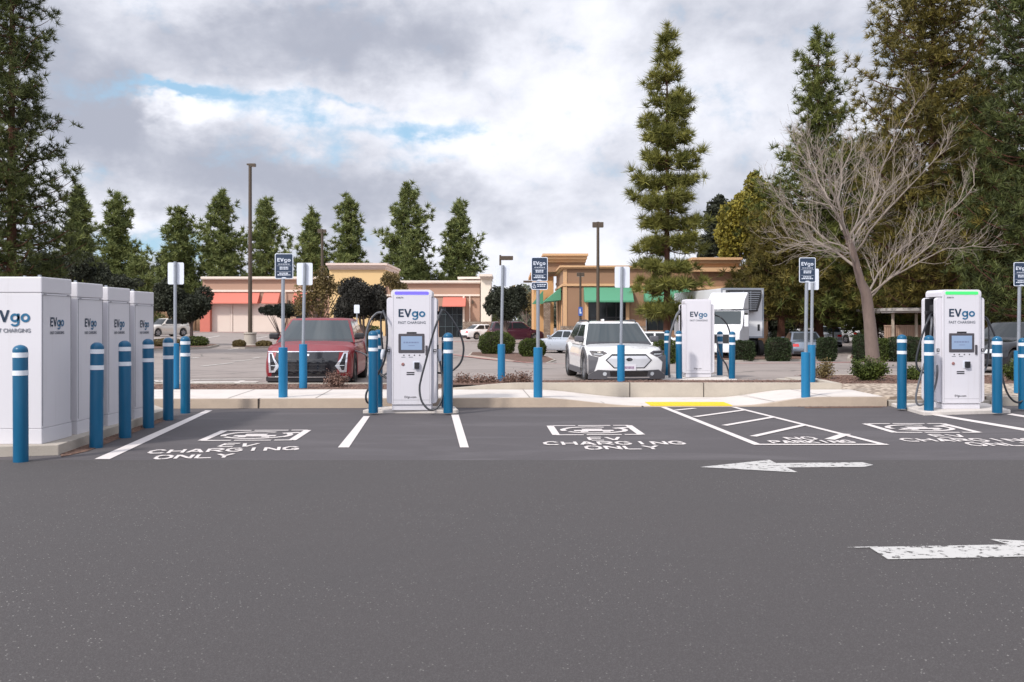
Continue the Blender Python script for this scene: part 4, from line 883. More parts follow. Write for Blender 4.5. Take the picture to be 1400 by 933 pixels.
# ---------------------------------------------------------------- logo lettering
def logo(parent, cx, zb, width, cap, y=-.004, rot=(R(90), 0, 0), tag_line=True, white=False, xy=None):
    """EVgo word mark: navy EV, teal go, small line below. placed on a plane facing local -Y (or by xy frame)"""
    m1 = M_SIGNT if white else M_NAVY; m2 = M_SIGNT if white else M_TEAL; m3 = M_SIGNT if white else M_GREYINK
    u = cap; s = width / (3.10 * cap)
    def ring(b, cx0, r0, r1, a0=0, a1=360, n=20):
        for k in range(n):
            A, B = R(a0 + (a1 - a0) * k / n), R(a0 + (a1 - a0) * (k + 1) / n)
            b.append([(cx0 + r0 * math.cos(A), .36 + r0 * math.sin(A)), (cx0 + r1 * math.cos(A), .36 + r1 * math.sin(A)), (cx0 + r1 * math.cos(B), .36 + r1 * math.sin(B)), (cx0 + r0 * math.cos(B), .36 + r0 * math.sin(B))])
    q = lambda x0, x1, z0, z1: [(x0, z0), (x1, z0), (x1, z1), (x0, z1)]
    ev = [q(0, .19, 0, 1), q(.19, .60, 0, .18), q(.19, .55, .42, .59), q(.19, .60, .82, 1), [(.64, 1), (.98, 0), (1.12, .24), (.85, 1)], [(.98, 0), (1.16, 0), (1.48, 1), (1.28, 1), (1.08, .3)]]
    g_ = []; ring(g_, 1.90, .18, .37); g_ += [q(2.10, 2.27, -.05, .72)]
    for k in range(8):
        A, B = R(0 - 19 * k), R(-19 * (k + 1)); g_.append([(1.90 + .20 * math.cos(A), -.04 + .16 * math.sin(A)), (1.90 + .37 * math.cos(A), -.04 + .33 * math.sin(A)), (1.90 + .37 * math.cos(B), -.04 + .33 * math.sin(B)), (1.90 + .20 * math.cos(B), -.04 + .16 * math.sin(B))])
    ring(g_, 2.73, .18, .37)
    size = cap / .70
    def ext(me): xs_ = [v.co.x for v in me.vertices]; return min(xs_), max(xs_)
    def place(me, lo, off, m, nm, scl, zz):
        o = bpy.data.objects.new(nm, me.copy()); o.data.materials.clear(); o.data.materials.append(m); COL.objects.link(o); o.parent = parent; o.rotation_euler = rot; o.scale = (scl, 1, 1)
        uu = off - lo * scl
        o.location = (cx + uu, y, zz) if xy is None else xy(uu, zz)
    x0 = -width / 2
    for polys, m in ((ev, m1), (g_, m2)):
        b = MB()
        for pl_ in polys: b.add([(px_ * u, pz_ * u, .0006) for px_, pz_ in pl_], [tuple(range(len(pl_)))])
        me = bpy.data.meshes.new('logo'); me.from_pydata(b.v, [], b.f); me.update(); place(me, 0, x0, m, 'logo_letters', s, zb)
    if tag_line:
        c = text_mesh('FAST CHARGING', cap * .46, .01); c0, c1 = ext(c); s2 = width * 1.02 / (c1 - c0); place(c, c0, x0 * 1.02, m3, 'logo_tagline', s2, zb - cap * .85)

# ---------------------------------------------------------------- power cabinets
def cabinet(label, x1, y0, z0, w=.80, dpt=.73, h=1.89, last=False, front_logo=False):
    t = thing('power_cabinet', label, 'cabinet', (x1, y0, z0), 0, 'white power cabinets')
    MB().box(-w, 0, 0, dpt, .0, .17).build('plinth', M_WHITE, t, bevel=.006)
    MB().box(-w, -.002, .002, dpt - .002, .172, h - .185).build('housing', M_WHITE, t, bevel=.008)
    MB().box(-w, 0, -.001, dpt, h - .182, h).build('top_cover', M_WHITE, t, bevel=.014)
    b = MB(); b.box(-.001, .003, .02, .024, .2, h - .2); b.box(-.001, .003, dpt - .026, dpt - .022, .2, h - .2); b.box(-.001, .003, .02, dpt - .02, h - .208, h - .204); b.build('door_seam', M_SEAM, t)
    MB().box(-w * .45, -w * .42, dpt * .4, dpt * .44, h, h + .025).build('lifting_lug', M_STEEL, t); MB().box(-.06, -.03, .03, .06, h, h + .022).build('lifting_lug', M_STEEL, t)
    for ya in (.05, dpt - .12): MB().box(.002, .012, ya, ya + .04, h - .199, h - .19).build('hinge', M_SEAM, t)
    logo(t, 0, 1.32, .33, .105, rot=(R(90), 0, R(90)), xy=lambda u, z: (.002, dpt / 2 + .0 + u, z))
    if front_logo: logo(t, -.35, 1.37, .44, .135)
    return t
cy = G(57, 607.5, .12).y; cx_ = px2(57, cy)
lbs = ['nearest white power cabinet with large blue logo on its front', 'second nearest white power cabinet in the row', 'third white power cabinet counted from the nearest one', 'farthest white power cabinet at the kerb end of the row']
for i in range(4): cabinet(lbs[i], cx_ - .012 * i, cy + i * .905, .12 - .012 * i, h=1.88 - .014 * i, front_logo=(i == 0))

# ---------------------------------------------------------------- bollards
def bollard(label, px, d, z0, group, top=None, r=.076):
    x = px2(px, d); h = 1.25 if top is None else pz(top, d) - z0
    t = thing('bollard', label, 'bollard', (x, d, z0), 0, group); rt = random.Random(int(px)); t.rotation_euler = (rt.uniform(-.006, .006), rt.uniform(-.002, .012), rt.uniform(0, 3))
    prof = [(r, -.02), (r, h - .06)] + [(r * math.cos(R(a)), h - .06 + .06 * math.sin(R(a))) for a in range(12, 91, 13)] + [(.0005, h)]
    MB().lathe(prof, 28).build('post', M_BLUE, t, smooth=True)
    for a, c in ((.135, .082), (.325, .272)): MB().lathe([(r, h - a), (r + .0025, h - a), (r + .0025, h - c), (r, h - c)], 28).build('reflective_band', M_BAND, t, smooth=True)
    return t
row_ = [(28.5, 632, 'nearest blue bollard standing alone before the first white cabinet'), (131.5, 612.5, 'blue bollard at the gap after the nearest white cabinet, largest of five beside the row'), (171, 599, 'second of the five blue bollards beside the cabinet row, counted from the nearest'),
        (203, 585.5, 'middle one of the five blue bollards beside the cabinet row'), (230, 575, 'fourth of the five blue bollards beside the cabinet row'), (253.5, 565.5, 'farthest blue bollard beside the cabinet row, closest to the kerb')]
for px, py, lb in row_:
    p = G(px, py, 0); bollard(lb, px, p.y, 0.0, 'bollards guarding the white cabinets')
bollard('front left blue bollard of the middle charger', 510.3, 15.12, .055, 'bollards round the middle charger', 452.3)
bollard('rear left blue bollard of the middle charger, mostly hidden', 516.8, 15.92, .055, 'bollards round the middle charger', 450.8)
bollard('front right blue bollard of the middle charger', 612.6, 15.12, .055, 'bollards round the middle charger', 455)
bollard('rear right blue bollard of the middle charger, mostly hidden', 609.8, 15.85, .055, 'bollards round the middle charger', 458)
bollard('rear left blue bollard of the right charger', 1233, 15.8, .058, 'bollards round the right charger', 457.5)
bollard('front left blue bollard of the right charger', 1270, 15.25, .058, 'bollards round the right charger', 458.5)
bollard('front right blue bollard of the right charger', 1363.3, 15.1, .058, 'bollards round the right charger', 459.7)
bollard('rear right blue bollard of the right charger at the picture edge', 1399, 15.75, .058, 'bollards round the right charger', 462)
for px, d, tp, lb in [(912, 24.6, 451.8, 'outer left blue bollard of the rear charger'), (928.5, 23.2, 452.3, 'blue bollard touching the rear charger left edge'), (984, 24.6, 453, 'blue bollard touching the rear charger right edge'), (1000.6, 23.2, 453.3, 'outer right blue bollard of the rear charger')]:
    bollard(lb, px, d, 0, 'bollards round the rear charger', tp)

# ---------------------------------------------------------------- charging stations
def rounded(x0, x1, z0, z1, r, corners=(1, 1, 1, 1), n=5):
    pts = []
    for (cx, cz, a0, on) in ((x1 - r, z0 + r, -90, corners[0]), (x1 - r, z1 - r, 0, corners[1]), (x0 + r, z1 - r, 90, corners[2]), (x0 + r, z0 + r, 180, corners[3])):
        if on: pts += [(cx + r * math.cos(R(a0 + 90 * k / n)), cz + r * math.sin(R(a0 + 90 * k / n))) for k in range(n + 1)]
        else: pts.append((cx + (r if cx > (x0 + x1) / 2 else -r), cz + (r if cz > (z0 + z1) / 2 else -r)))
    return pts
def charger(label, loc, rz, led, back=False, H=1.945):
    t = thing('charging_station', label, 'EV charger', loc, rz, 'white charging stations')
    S_ = lambda poly, y0, y1, nm, m, bev=0.0, par=t: MB().slab(poly, y0, y1).build(nm, m, par, bevel=bev)
    rc = lambda a, b_, c, d_: [(a, c), (b_, c), (b_, d_), (a, d_)]
    S_(rc(-.315, .315, 0, .088), .02, .53, 'plinth', M_WHITE2, .006)
    sh_ = rounded(-.405, .405, .105, H - .125, .05)
    S_(sh_, .045, .13, 'front_shell', M_WHITE2, .008); S_(sh_, .455, .55, 'rear_shell', M_WHITE2, .008)
    S_(rc(-.25, .25, .1, H - .118), .132, .453, 'core', M_BLK)
    S_(rc(-.392, .392, .12, H - .14), .441, .4535, 'inner_panel', M_BLK); S_(rc(-.392, .392, .12, H - .14), .1315, .144, 'inner_panel', M_BLK)
    # arch-shaped front panel and cap running over the depth
    fp = rounded(-.3175, .3175, .092, H - .03, .045, (0, 1, 1, 0))
    S_(fp, 0.0, .043, 'front_panel', M_WHITE2, .006)
    cap = rounded(-.332, .332, H - .115, H, .055, (0, 1, 1, 0)); S_(cap, .004, .556, 'cap', M_WHITE2, .008)
    b = MB()
    for x in (-.292, .292): b.slab(rc(x - .002, x + .002, .11, H - .085), -.0016, .0)
    b.slab(rc(-.292, .292, .165, .169), -.0014, .0); b.build('panel_seam', M_SEAM, t)
    if not back:
        S_(rounded(-.272, .272, H - .078, H - .03, .018), -.006, .004, 'status_light', led)
        scr = S_(rounded(-.212, .206, .925, 1.235, .012), -.008, .0, 'screen_bezel', M_DGREY, .003)
        S_(rc(-.17, .168, .975, 1.195), -.0095, -.0082, 'screen', M_SCR, 0, scr)
        b = MB(); rnd = random.Random(3)
        x = -.13
        while x < .12: w = rnd.uniform(.02, .05); b.slab(rc(x, x + w, 1.083, 1.105), -.0105, -.0096); x += w + .01
        b.slab(rc(-.05, .05, 1.04, 1.05), -.0105, -.0096); b.build('screen_text', M_SCRD, scr)
        S_(rc(-.078, .078, 1.238, 1.262), -.007, -.0, 'label_plate', M_BLK)
        b = MB()
        for x in (-.125, -.04, .045, .13): b.lathe([(.0005, -.004), (.010, -.004), (.011, 0)], 12, 'y', (x, 0, .888))
        b.build('button', M_DGREY, t)
        b = MB()
        for x0_, x1_ in ((-.165, -.10), (-.045, .02)): b.slab(rc(x0_, x1_, .852, .862), -.0016, 0)
        b.build('button_caption', M_GREYINK, t)
        MB().lathe([(.0005, -.012), (.020, -.012), (.026, -.004), (.026, 0)], 18, 'y', (-.14, 0, .742)).build('emergency_ring', mat('ring_red', lin(150, 108, 104, .8), .5), t, smooth=True)
        S_(rounded(.02, .13, .665, .79, .01), -.006, 0, 'reader_plate', M_SIGNW, .002); S_(rounded(.045, .125, .672, .775, .008), -.045, -.006, 'card_reader', M_BLK, .006)
        b = MB()
        for z in (.6, .57): b.slab([(-.085, z), (.04, z), (.048, z + .018), (-.077, z + .018)], -.003, 0)
        b.build('info_label', M_BLK, t)
        S_(rounded(.222, .256, .885, 1.045, .006), -.014, 0, 'door_handle', M_DGREY, .003)
        for sx in (-1, 1):
            b = MB(); b.slab(rc(sx * .372 - .024, sx * .372 + .024, .932, .985), .0425, .045); o = b.build('socket_label', M_BLK, t)
            b = MB(); b.slab(rc(sx * .372 - .008, sx * .372 + .012, .95, .972), .041, .0424); b.build('socket_symbol', M_WHITE2, o)
            b = MB(); b.slab(rc(sx * .372 - .02, sx * .372 + .02, .905, .915), .0432, .045); b.build('socket_caption', M_GREYINK, t)
        b = MB(); b.add([(-.25, -.0015, 1.805), (-.232, -.0015, 1.805), (-.236, -.0015, 1.832)], [(0, 1, 2)]); b.build('maker_mark', M_NAVY, t)
        text_obj('maker_mark', 'DELTA', .032, M_DGREY, t, (-.228, -.002, 1.806), bold=.02, align='LEFT')
    logo(t, .005, 1.505, .43, .128)
    text_obj('web_address', 'EVgo.com', .048, M_DGREY, t, (-.02, -.002, .20), bold=.01)
    for sx in (-1, 1):   # cable arms near the top of both sides
        b = MB(); b.box(min(sx * .251, sx * .47), max(sx * .251, sx * .47), .25, .31, 1.545, 1.60); b.box(min(sx * .251, sx * .36), max(sx * .251, sx * .36), .2, .36, 1.45, 1.7); b.build('cable_arm', M_BLK, t, bevel=.01)
        b = MB(); b.box(min(sx * .251, sx * .42), max(sx * .251, sx * .42), .22, .34, .84, 1.05); b.build('holster', M_BLK, t, bevel=.012)
    return t
def smooth_path(pts, n=6):
    pts = [Vector(p) for p in pts]; out = []
    for i in range(len(pts) - 1):
        p0, p1, p2, p3 = pts[max(i - 1, 0)], pts[i], pts[i + 1], pts[min(i + 2, len(pts) - 1)]
        for k in range(n):
            t = k / n; out.append(.5 * ((2 * p1) + (-p0 + p2) * t + (2 * p0 - 5 * p1 + 4 * p2 - p3) * t * t + (-p0 + 3 * p1 - 3 * p2 + p3) * t ** 3))
    return out + [pts[-1]]
def wpath(ch, pts):   # (px,py,d) in the picture -> charger's local space
    M_ = Matrix.Translation(ch.location) @ Matrix.Rotation(ch.rotation_euler.z, 4, 'Z'); Mi = M_.inverted()
    return [Mi @ P(*p) for p in pts]
def cable(ch, pts, m=M_RUB, r=.0165): return MB().tube(smooth_path(wpath(ch, pts)), r, 10).build('charging_cable', m, ch, smooth=True)
def plug(ch, a, b_, m=M_SIGNW):
    a, b_ = wpath(ch, [a, b_]); v = b_ - a
    o = MB().tube([a, a + v * .3, a + v * .55, b_], [.018, .03, .038, .034], 12).build('connector', m, ch, smooth=True); return o
Z4 = lambda x, y: (480 + x / 4.667, 380 + y / 4.667)
c1 = charger('middle charging station with violet status light and cable looping over its front', (-1.617, 15.32, .055), R(2.0), M_LEDP)
def z4(l, d): return [(*Z4(x, y), d if len(q) == 2 else q[2]) for q in l for (x, y) in [q[:2]]]
cable(c1, z4([(560, 222, 15.55), (578, 206, 15.4), (560, 250, 15.2), (520, 370, 15.17), (480, 520, 15.16), (448, 640, 15.14), (437, 710, 15.12), (452, 790, 15.08), (500, 842, 15.04), (550, 830, 15.04), (582, 760, 15.1), (586, 660, 15.25), (572, 570, 15.45), (567, 520, 15.5)], 15.3))
plug(c1, (*Z4(567, 545), 15.5), (*Z4(563, 455), 15.5))
cable(c1, z4([(562, 225, 15.55), (580, 208, 15.5), (612, 226), (660, 290), (700, 370), (718, 450), (702, 535), (650, 590), (600, 607), (545, 607, 15.6)], 15.6))
cable(c1, z4([(228, 225, 15.5), (205, 212, 15.4), (222, 260), (230, 340), (228, 430), (212, 530), (180, 600), (130, 680), (98, 735), (98, 785), (125, 806, 15.3), (160, 800, 15.45)], 15.25))
cable(c1, z4([(232, 235, 15.55), (208, 215, 15.5), (192, 260), (192, 360), (200, 440), (205, 500)], 15.6))
plug(c1, (*Z4(196, 520), 15.5), (*Z4(208, 458), 15.5))
cable(c1, z4([(228, 230, 15.6), (200, 222, 15.7), (165, 226), (130, 262), (103, 330), (95, 390), (98, 440), (120, 500, 15.9), (150, 560, 16.0), (185, 625, 15.9), (235, 605, 15.7)], 15.8), M_RUBG)
cable(c1, [(*Z4(225, 640), 15.65), (*Z4(175, 600), 15.8), (*Z4(130, 520), 16.6), (*Z4(90, 490), 18.4), (*Z4(50, 473), 20.6), (*Z4(20, 466), 21.9)], M_RUB, .017)
plug(c1, (*Z4(28, 468), 21.7), (*Z4(3, 458), 22.1))
Z5 = lambda x, y: (1240 + x / 5.331, 395 + y / 5.331)
c2_ = charger('right charging station with green status light', (px2(1314.8, 15.5), 15.5, .06), R(2.5), M_LEDG)
def z5(l, d): return [(*Z5(x, y), d if len(q) == 2 else q[2]) for q in l for (x, y) in [q[:2]]]
cable(c2_, z5([(205, 190, 15.8), (178, 185, 15.7), (150, 235), (115, 330), (85, 430), (68, 520), (78, 580), (110, 608), (160, 612), (210, 600, 15.7)], 15.5))
cable(c2_, z5([(200, 200, 15.8), (182, 195, 15.75), (178, 260), (170, 350), (160, 450), (130, 540), (105, 620), (80, 710), (65, 790), (75, 840), (105, 848), (150, 815), (190, 755), (215, 670), (222, 590), (214, 520, 15.7)], 15.45), M_RUBG)
plug(c2_, (*Z5(216, 540), 15.7), (*Z5(208, 452), 15.7))
cable(c2_, z5([(560, 205, 15.75), (585, 220), (615, 285), (640, 345), (655, 450), (672, 560), (690, 620), (715, 720), (750, 790), (800, 828), (850, 810), (900, 740), (930, 640)], 15.7))
cable(c2_, z5([(560, 215, 15.8), (590, 240), (600, 330), (595, 450), (585, 540), (572, 585), (548, 612, 15.75)], 15.9), M_RUBG)
c3 = charger('rear charging station seen from its plain back beside the white car', (px2(955, 23.7), 23.7, .08), R(-1), M_LEDP, back=True)
Z7 = lambda x, y: (880 + x / 4.058, 340 + y / 4.058)
def z7(l, d): return [(*Z7(x, y), d if len(q) == 2 else q[2]) for q in l for (x, y) in [q[:2]]]
cable(c3, z7([(205, 340, 24.0), (184, 368), (165, 420), (147, 480), (142, 560), (140, 650), (145, 720), (160, 744), (185, 738)], 23.6), M_RUBG, .028)
cable(c3, z7([(400, 372, 24), (425, 380), (455, 410), (472, 445), (480, 480)], 23.8), M_RUB, .02)
cable(c3, z7([(402, 490, 23.9), (415, 560), (435, 610), (458, 645), (472, 690), (478, 740)], 23.5), M_RUB, .02)
struct('concrete_pad', MB().box(px2(905, 23), px2(1008, 23), 22.9, 25.2, 0, .075), M_CONC, bevel=.01)

# ---------------------------------------------------------------- signs
def word_rows(b, rows, y, zc=0):
    rnd = random.Random(5)
    for (z, x0, x1, h) in rows:
        x = x0
        while x < x1 - .004: w = min(rnd.uniform(.014, .04), x1 - x); b.slab([(x, z), (x + w, z), (x + w, z + h), (x, z + h)], y - .0012, y); x += w + .007
def sign(label, px, d, z0, sleeve_top, pole_top, pw, ph_top, ph_bot, front=True, extra=None, off=0.0, rz=0.0, group=None, lean=0):
    x = px2(px, d); t = thing('parking_sign', label, 'sign', (x, d, z0), rz, group)
    st = pz(sleeve_top, d) - z0; pt = pz(pole_top, d) - z0
    MB().lathe([(.078, -.02), (.078, st), (.06, st + .004), (.034, st + .004)], 26).build('sleeve', M_BLUE2, t, smooth=True)
    MB().tube([(0, 0, st - .05), (lean, 0, pt)], .031, 14).build('pole', M_STEEL, t, smooth=True)
    k = d / F; w = pw * k / 2; z1, zb_ = pz(ph_top, d) - z0, pz(ph_bot, d) - z0
    yy = -.036 if front else .036; xo = off * k
    if front:
        p = MB().slab(rounded(xo - w, xo + w, zb_, z1, .025), yy, yy + .004).build('sign_panel', M_SIGNT, t)
        MB().slab(rounded(xo - w + .012, xo + w - .012, zb_ + .012, z1 - .012, .02), yy - .0015, yy - .0002).build('sign_face', M_SIGNB, p)
        hh = z1 - zb_
        logo(p, xo, z1 - .125 * hh / .45 - .02, w * 1.45, .062, y=yy - .003, white=True, tag_line=False)
        b = MB(); W_ = w * .78
        word_rows(b, [(z1 - .195 * hh / .45, xo - W_ * .8, xo + W_ * .85, .009), (z1 - .255 * hh / .45, xo - W_ * .6, xo + W_ * .6, .017), (z1 - .285 * hh / .45, xo - W_ * .6, xo + W_ * .6, .017), (z1 - .36 * hh / .45, xo - W_ * .65, xo + W_ * .6, .017), (z1 - .39 * hh / .45, xo - W_ * .9, xo + W_ * .9, .017)], yy - .002)
        b.slab([(xo - W_, z1 - .222 * hh / .45), (xo + W_, z1 - .222 * hh / .45), (xo + W_, z1 - .219 * hh / .45), (xo - W_, z1 - .219 * hh / .45)], yy - .003, yy - .002)
        b.slab([(xo - W_, z1 - .325 * hh / .45), (xo + W_, z1 - .325 * hh / .45), (xo + W_, z1 - .322 * hh / .45), (xo - W_, z1 - .322 * hh / .45)], yy - .003, yy - .002)
        b.slab([(xo - .05, zb_ + .0125), (xo + .05, zb_ + .0125), (xo + .02, zb_ + .028), (xo - .02, zb_ + .028)], yy - .003, yy - .002)
        b.build('sign_text', M_SIGNT, p)
        if extra:
            e1, e0 = pz(extra[0], d) - z0, pz(extra[1], d) - z0
            q = MB().slab(rounded(xo - w, xo + w, e0, e1, .025), yy, yy + .004).build('lower_panel', M_SIGNT, t)
            MB().slab(rounded(xo - w + .012, xo + w - .012, e0 + .012, e1 - .012, .02), yy - .0015, yy - .0002).build('sign_face', M_SIGNB, q)
            b = MB(); word_rows(b, [(e0 + .085, xo - w * .3, xo + w * .8, .014), (e0 + .055, xo - w * .25, xo + w * .7, .014)], yy - .002)
            for k_ in range(10):
                a0, a1 = R(150 + 24 * k_), R(150 + 24 * (k_ + 1)); c_ = (xo - w * .62, e0 + .055)
                b.slab([(c_[0] + .020 * math.cos(a0), c_[1] + .020 * math.sin(a0)), (c_[0] + .028 * math.cos(a0), c_[1] + .028 * math.sin(a0)), (c_[0] + .028 * math.cos(a1), c_[1] + .028 * math.sin(a1)), (c_[0] + .020 * math.cos(a1), c_[1] + .020 * math.sin(a1))], yy - .003, yy - .002)
            c_ = (xo - w * .62, e0 + .055); b.slab([(c_[0] - .01, c_[1] + .01), (c_[0] + .0, c_[1] + .01), (c_[0] + .0, c_[1] + .05), (c_[0] - .01, c_[1] + .05)], yy - .003, yy - .002)
            b.slab([(c_[0] - .0, c_[1] + .008), (c_[0] + .03, c_[1] + .008), (c_[0] + .03, c_[1] + .016), (c_[0], c_[1] + .016)], yy - .003, yy - .002)
            b.build('sign_text', M_SIGNT, q)
    else:
        MB().slab(rounded(xo - w, xo + w, zb_, z1, .03), yy, yy + .004).build('sign_panel', M_SIGNW, t)
        b = MB()
        for zz in (z1 - .06, zb_ + .06): b.lathe([(.0005, -.01), (.012, -.008), (.012, 0)], 10, 'y', (xo, yy - .031 - .034, zz))
        b.build('bolt', M_STEEL, t)
    return t
gs = 'signs on blue sleeved posts'
sign('leftmost sign, blank white back, behind the cabinet bollards', 239.5, 18.6, .16, 470, 358, 22, 359, 389, False, group=gs)
sign('navy rule sign in front of the red car', 387, 16.6, .162, 475.5, 365, 25, 347, 381.5, True, group=gs, off=2)
sign('blank white sign back directly in front of the red car grille', 414.5, 18.75, .165, 471, 360, 21.5, 359.5, 390, False, group=gs, off=1.5, lean=.03)
sign('blank pale sign back behind the planter wall right of the middle charger', 685.5, 19.9, .24, 471, 363, 19, 363, 391.5, False, group=gs, off=1.5, lean=.03)
sign('navy sign with a second smaller navy panel below it', 735.5, 16.6, .162, 475.5, 370, 22.5, 352, 385, True, (386, 396.5), group=gs, off=2)
sign('blank white sign back in front of the white car', 849, 19.6, .24, 472, 365, 20.5, 364.5, 393.5, False, group=gs, off=2, lean=.02)
sign('navy rule sign in front of the bare tree', 1101.5, 16.75, .162, 482, 370, 22.5, 352.5, 386.5, True, group=gs, off=1.5, lean=.02)
sign('blank white sign back tucked behind the navy sign near the bare tree', 1109.5, 19.4, .25, 472, 368, 18.5, 367.5, 396.5, False, group=gs, off=1.5, lean=.02)
sign('navy rule sign cut by the right edge of the picture', 1392.5, 17.6, .16, 480, 375, 22, 359, 391.5, True, group=gs, off=3, lean=.02)
def small_sign(label, px, d, y0, y1, w, col, name='small_sign', symbol=False, base=None):
    x = px2(px, d); zb = terr(x, d); t = thing(name, label, 'sign', (x, d, zb)); k = d / F
    MB().tube([(0, 0, 0), (0, 0, pz(y0, d) - zb)], .03, 8).build('pole', M_STEEL if not base else M_BRONZE, t)
    o = MB().slab(rounded(-w * k / 2, w * k / 2, pz(y1, d) - zb, pz(y0, d) - zb, .03), -.045, -.04).build('sign_panel', col, t)
    if symbol:
        b = MB(); zc_ = (pz(y1, d) + pz(y0, d)) / 2 - zb; s = w * k / 2
        for k_ in range(9): 
            a0, a1 = R(160 + 25 * k_), R(185 + 25 * k_); c_ = (0, zc_ - s * .15)
            b.slab([(c_[0] + r * s * math.cos(a), c_[1] + r * s * math.sin(a)) for r, a in ((.35, a0), (.52, a0), (.52, a1), (.35, a1))], -.048, -.046)
        b.slab([(-.15 * s, zc_), (.05 * s, zc_), (.05 * s, zc_ + .7 * s), (-.15 * s, zc_ + .7 * s)], -.0485, -.0462); b.slab([(.05 * s, zc_), (.5 * s, zc_), (.5 * s, zc_ + .14 * s), (.05 * s, zc_ + .14 * s)], -.0485, -.0462)
        b.build('wheelchair_symbol', M_SIGNT, o)
    return t
M_HB = mat('accessible_blue', lin(58, 98, 176, .85), .45, var=.05)
small_sign('small white sign on a thin post beside the dark round tree', 488, 44, 417, 428.5, 7.5, M_SIGNW)
small_sign('small blue accessible sign at the restaurant front right of its window', 883.5, 68, 424.5, 434, 6, M_HB, symbol=True)

# ---------------------------------------------------------------- lamp posts
def lamp(label, px, d, top, heads, pw=.1, ped=None, head=(8, 4), extra=None):
    x = px2(px, d); zb = terr(x, d); t = thing('lamp_post', label, 'lamp post', (x, d, zb), 0, 'parking lot lamp posts'); k = d / F; h = pz(top, d) - zb
    MB().tube([(0, 0, 0), (0, 0, h)], [pw, pw * .75], 10).build('pole', M_BRONZE, t, smooth=True)
    if ped: MB().lathe([(ped[0] * 1.3, -.1), (ped[0] * 1.25, .1), (ped[0] * 1.1, .14), (ped[0] * .95, ped[1] - .15), (ped[0] * 1.08, ped[1] - .08), (ped[0] * 1.05, ped[1]), (0.01, ped[1] + .01)], 16).build('pedestal', M_CONC2 if ped[2] else M_BRONZE, t, smooth=True)
    for (off, w, hh, dz) in heads:
        c = off * k; b = MB(); b.box(c - w * k / 2, c + w * k / 2, -w * k / 3, w * k / 3, h - dz * k - hh * k, h - dz * k); o = b.build('lamp_head', M_BRONZE, t, bevel=.02)
        b = MB(); b.box(c - w * k * .4, c + w * k * .4, -w * k * .25, w * k * .25, h - dz * k - hh * k - .02, h - dz * k - hh * k + .002); b.build('lens', mat('lamp_lens', lin(190, 190, 180, .8), .3), o)
        if abs(off) > 2: b = MB(); b.box(min(0, c), max(0, c), -.03, .03, h - dz * k - hh * k * .7, h - dz * k - hh * k * .35); b.build('arm', M_BRONZE, t)
    return t
lamp('tallest brown lamp post with stone pedestal on the small island', 342, 66, 224, [(3, 9, 4, 0), (-1.5, 6, 2, 0)], .15, (.42, .95, True))
lamp('tall lamp post left of the tall slender pine', 817.5, 57, 303.5, [(-4, 7, 7, .5), (4, 7, 7, .5)], .115)
lamp('brown lamp post above the yellow raised bay', 440.5, 96, 313.5, [(-2.5, 7, 5, 0), (3, 5, 4, .5)], .16)
lamp('lamp post with one long head right of the shop building', 684, 84, 349, [(9, 17, 5, 1.5)], .12)
lp5 = lamp('short lamp post with a blue sign before the restaurant wall', 793.5, 62, 373, [(-2.5, 5, 5, 0), (3, 5, 5, 0)], .09)
k5 = 62 / F; zb5 = lp5.location.z
o = MB().slab(rounded(-2.8 * k5, 2.8 * k5, pz(432, 62) - zb5, pz(420, 62) - zb5, .03), -.13, -.12).build('blue_sign', M_HB, lp5); o['label'] = 'small blue accessible sign'
b = MB(); b.slab([(-.06, pz(429, 62) - zb5), (.06, pz(429, 62) - zb5), (.06, pz(427, 62) - zb5), (.0, pz(427, 62) - zb5), (.0, pz(422.5, 62) - zb5), (-.06, pz(422.5, 62) - zb5)], -.134, -.131); b.build('wheelchair_symbol', M_SIGNT, o)
lamp('distant lamp post beside the two panel sign', 727, 98, 383.5, [(-6, 11, 2.5, .5)], .1)
lamp('thin light pole in the shade right of the bare tree', 1139, 70, 425, [(0, 3, 2, 0)], .06)
hy = thing('hydrant', 'small white hydrant before the board fence', 'hydrant', (px2(256, 112), 112, terr(px2(256, 112), 112)))
MB().lathe([(.16, 0), (.16, .06), (.11, .08), (.11, .6), (.15, .62), (.13, .72), (.05, .8), (.01, .84)], 12).build('barrel', M_SIGNW, hy, smooth=True); MB().lathe([(.06, -.22), (.06, .22)], 8, 'x', (0, 0, .45)).build('outlet', M_SIGNW, hy)

# ---------------------------------------------------------------- cars
M_TYRE = mat('tyre', lin(34, 33, 34, .9), .85, var=.2); M_RIM = mat('rim_alloy', lin(170, 172, 178, .8), .35, .7); M_RIMD = mat('rim_dark', lin(60, 60, 64, .8), .35, .6)
M_GLASS = mat('car_glass', (.018, .028, .032), .05, var=.25, vs=1.5, spec=.7, coat=.25)
M_TRIM = mat('car_trim', lin(52, 52, 56, .9), .55, var=.1); M_CHR = mat('chrome', (.75, .76, .8), .18, .95, var=.03); M_BLKG = mat('gloss_black', (.008, .008, .011), .12, spec=.6, coat=.5)
M_LAMP = mat('lamp_glass', lin(215, 222, 230, .8), .12, var=.1, coat=.5); M_TAIL = mat('tail_lamp', lin(190, 30, 34, .9), .25, coat=.5, var=.1); M_PLATE = mat('plate_white', lin(220, 218, 226, .85), .5, var=.05)
M_UNDER = mat('underbody', (.012, .012, .012), .9)
def paint(name, c, metal=.15, rough=.3, coat=.8): return mat(name, c, rough, metal, var=.03, coat=coat)
def interp(tab, x):
    if x <= tab[0][0]: return tab[0][1]
    for (a, va), (c, vc) in zip(tab[:-1], tab[1:]):
        if x <= c: t = (x - a) / (c - a); return va + (vc - va) * t
    return tab[-1][1]
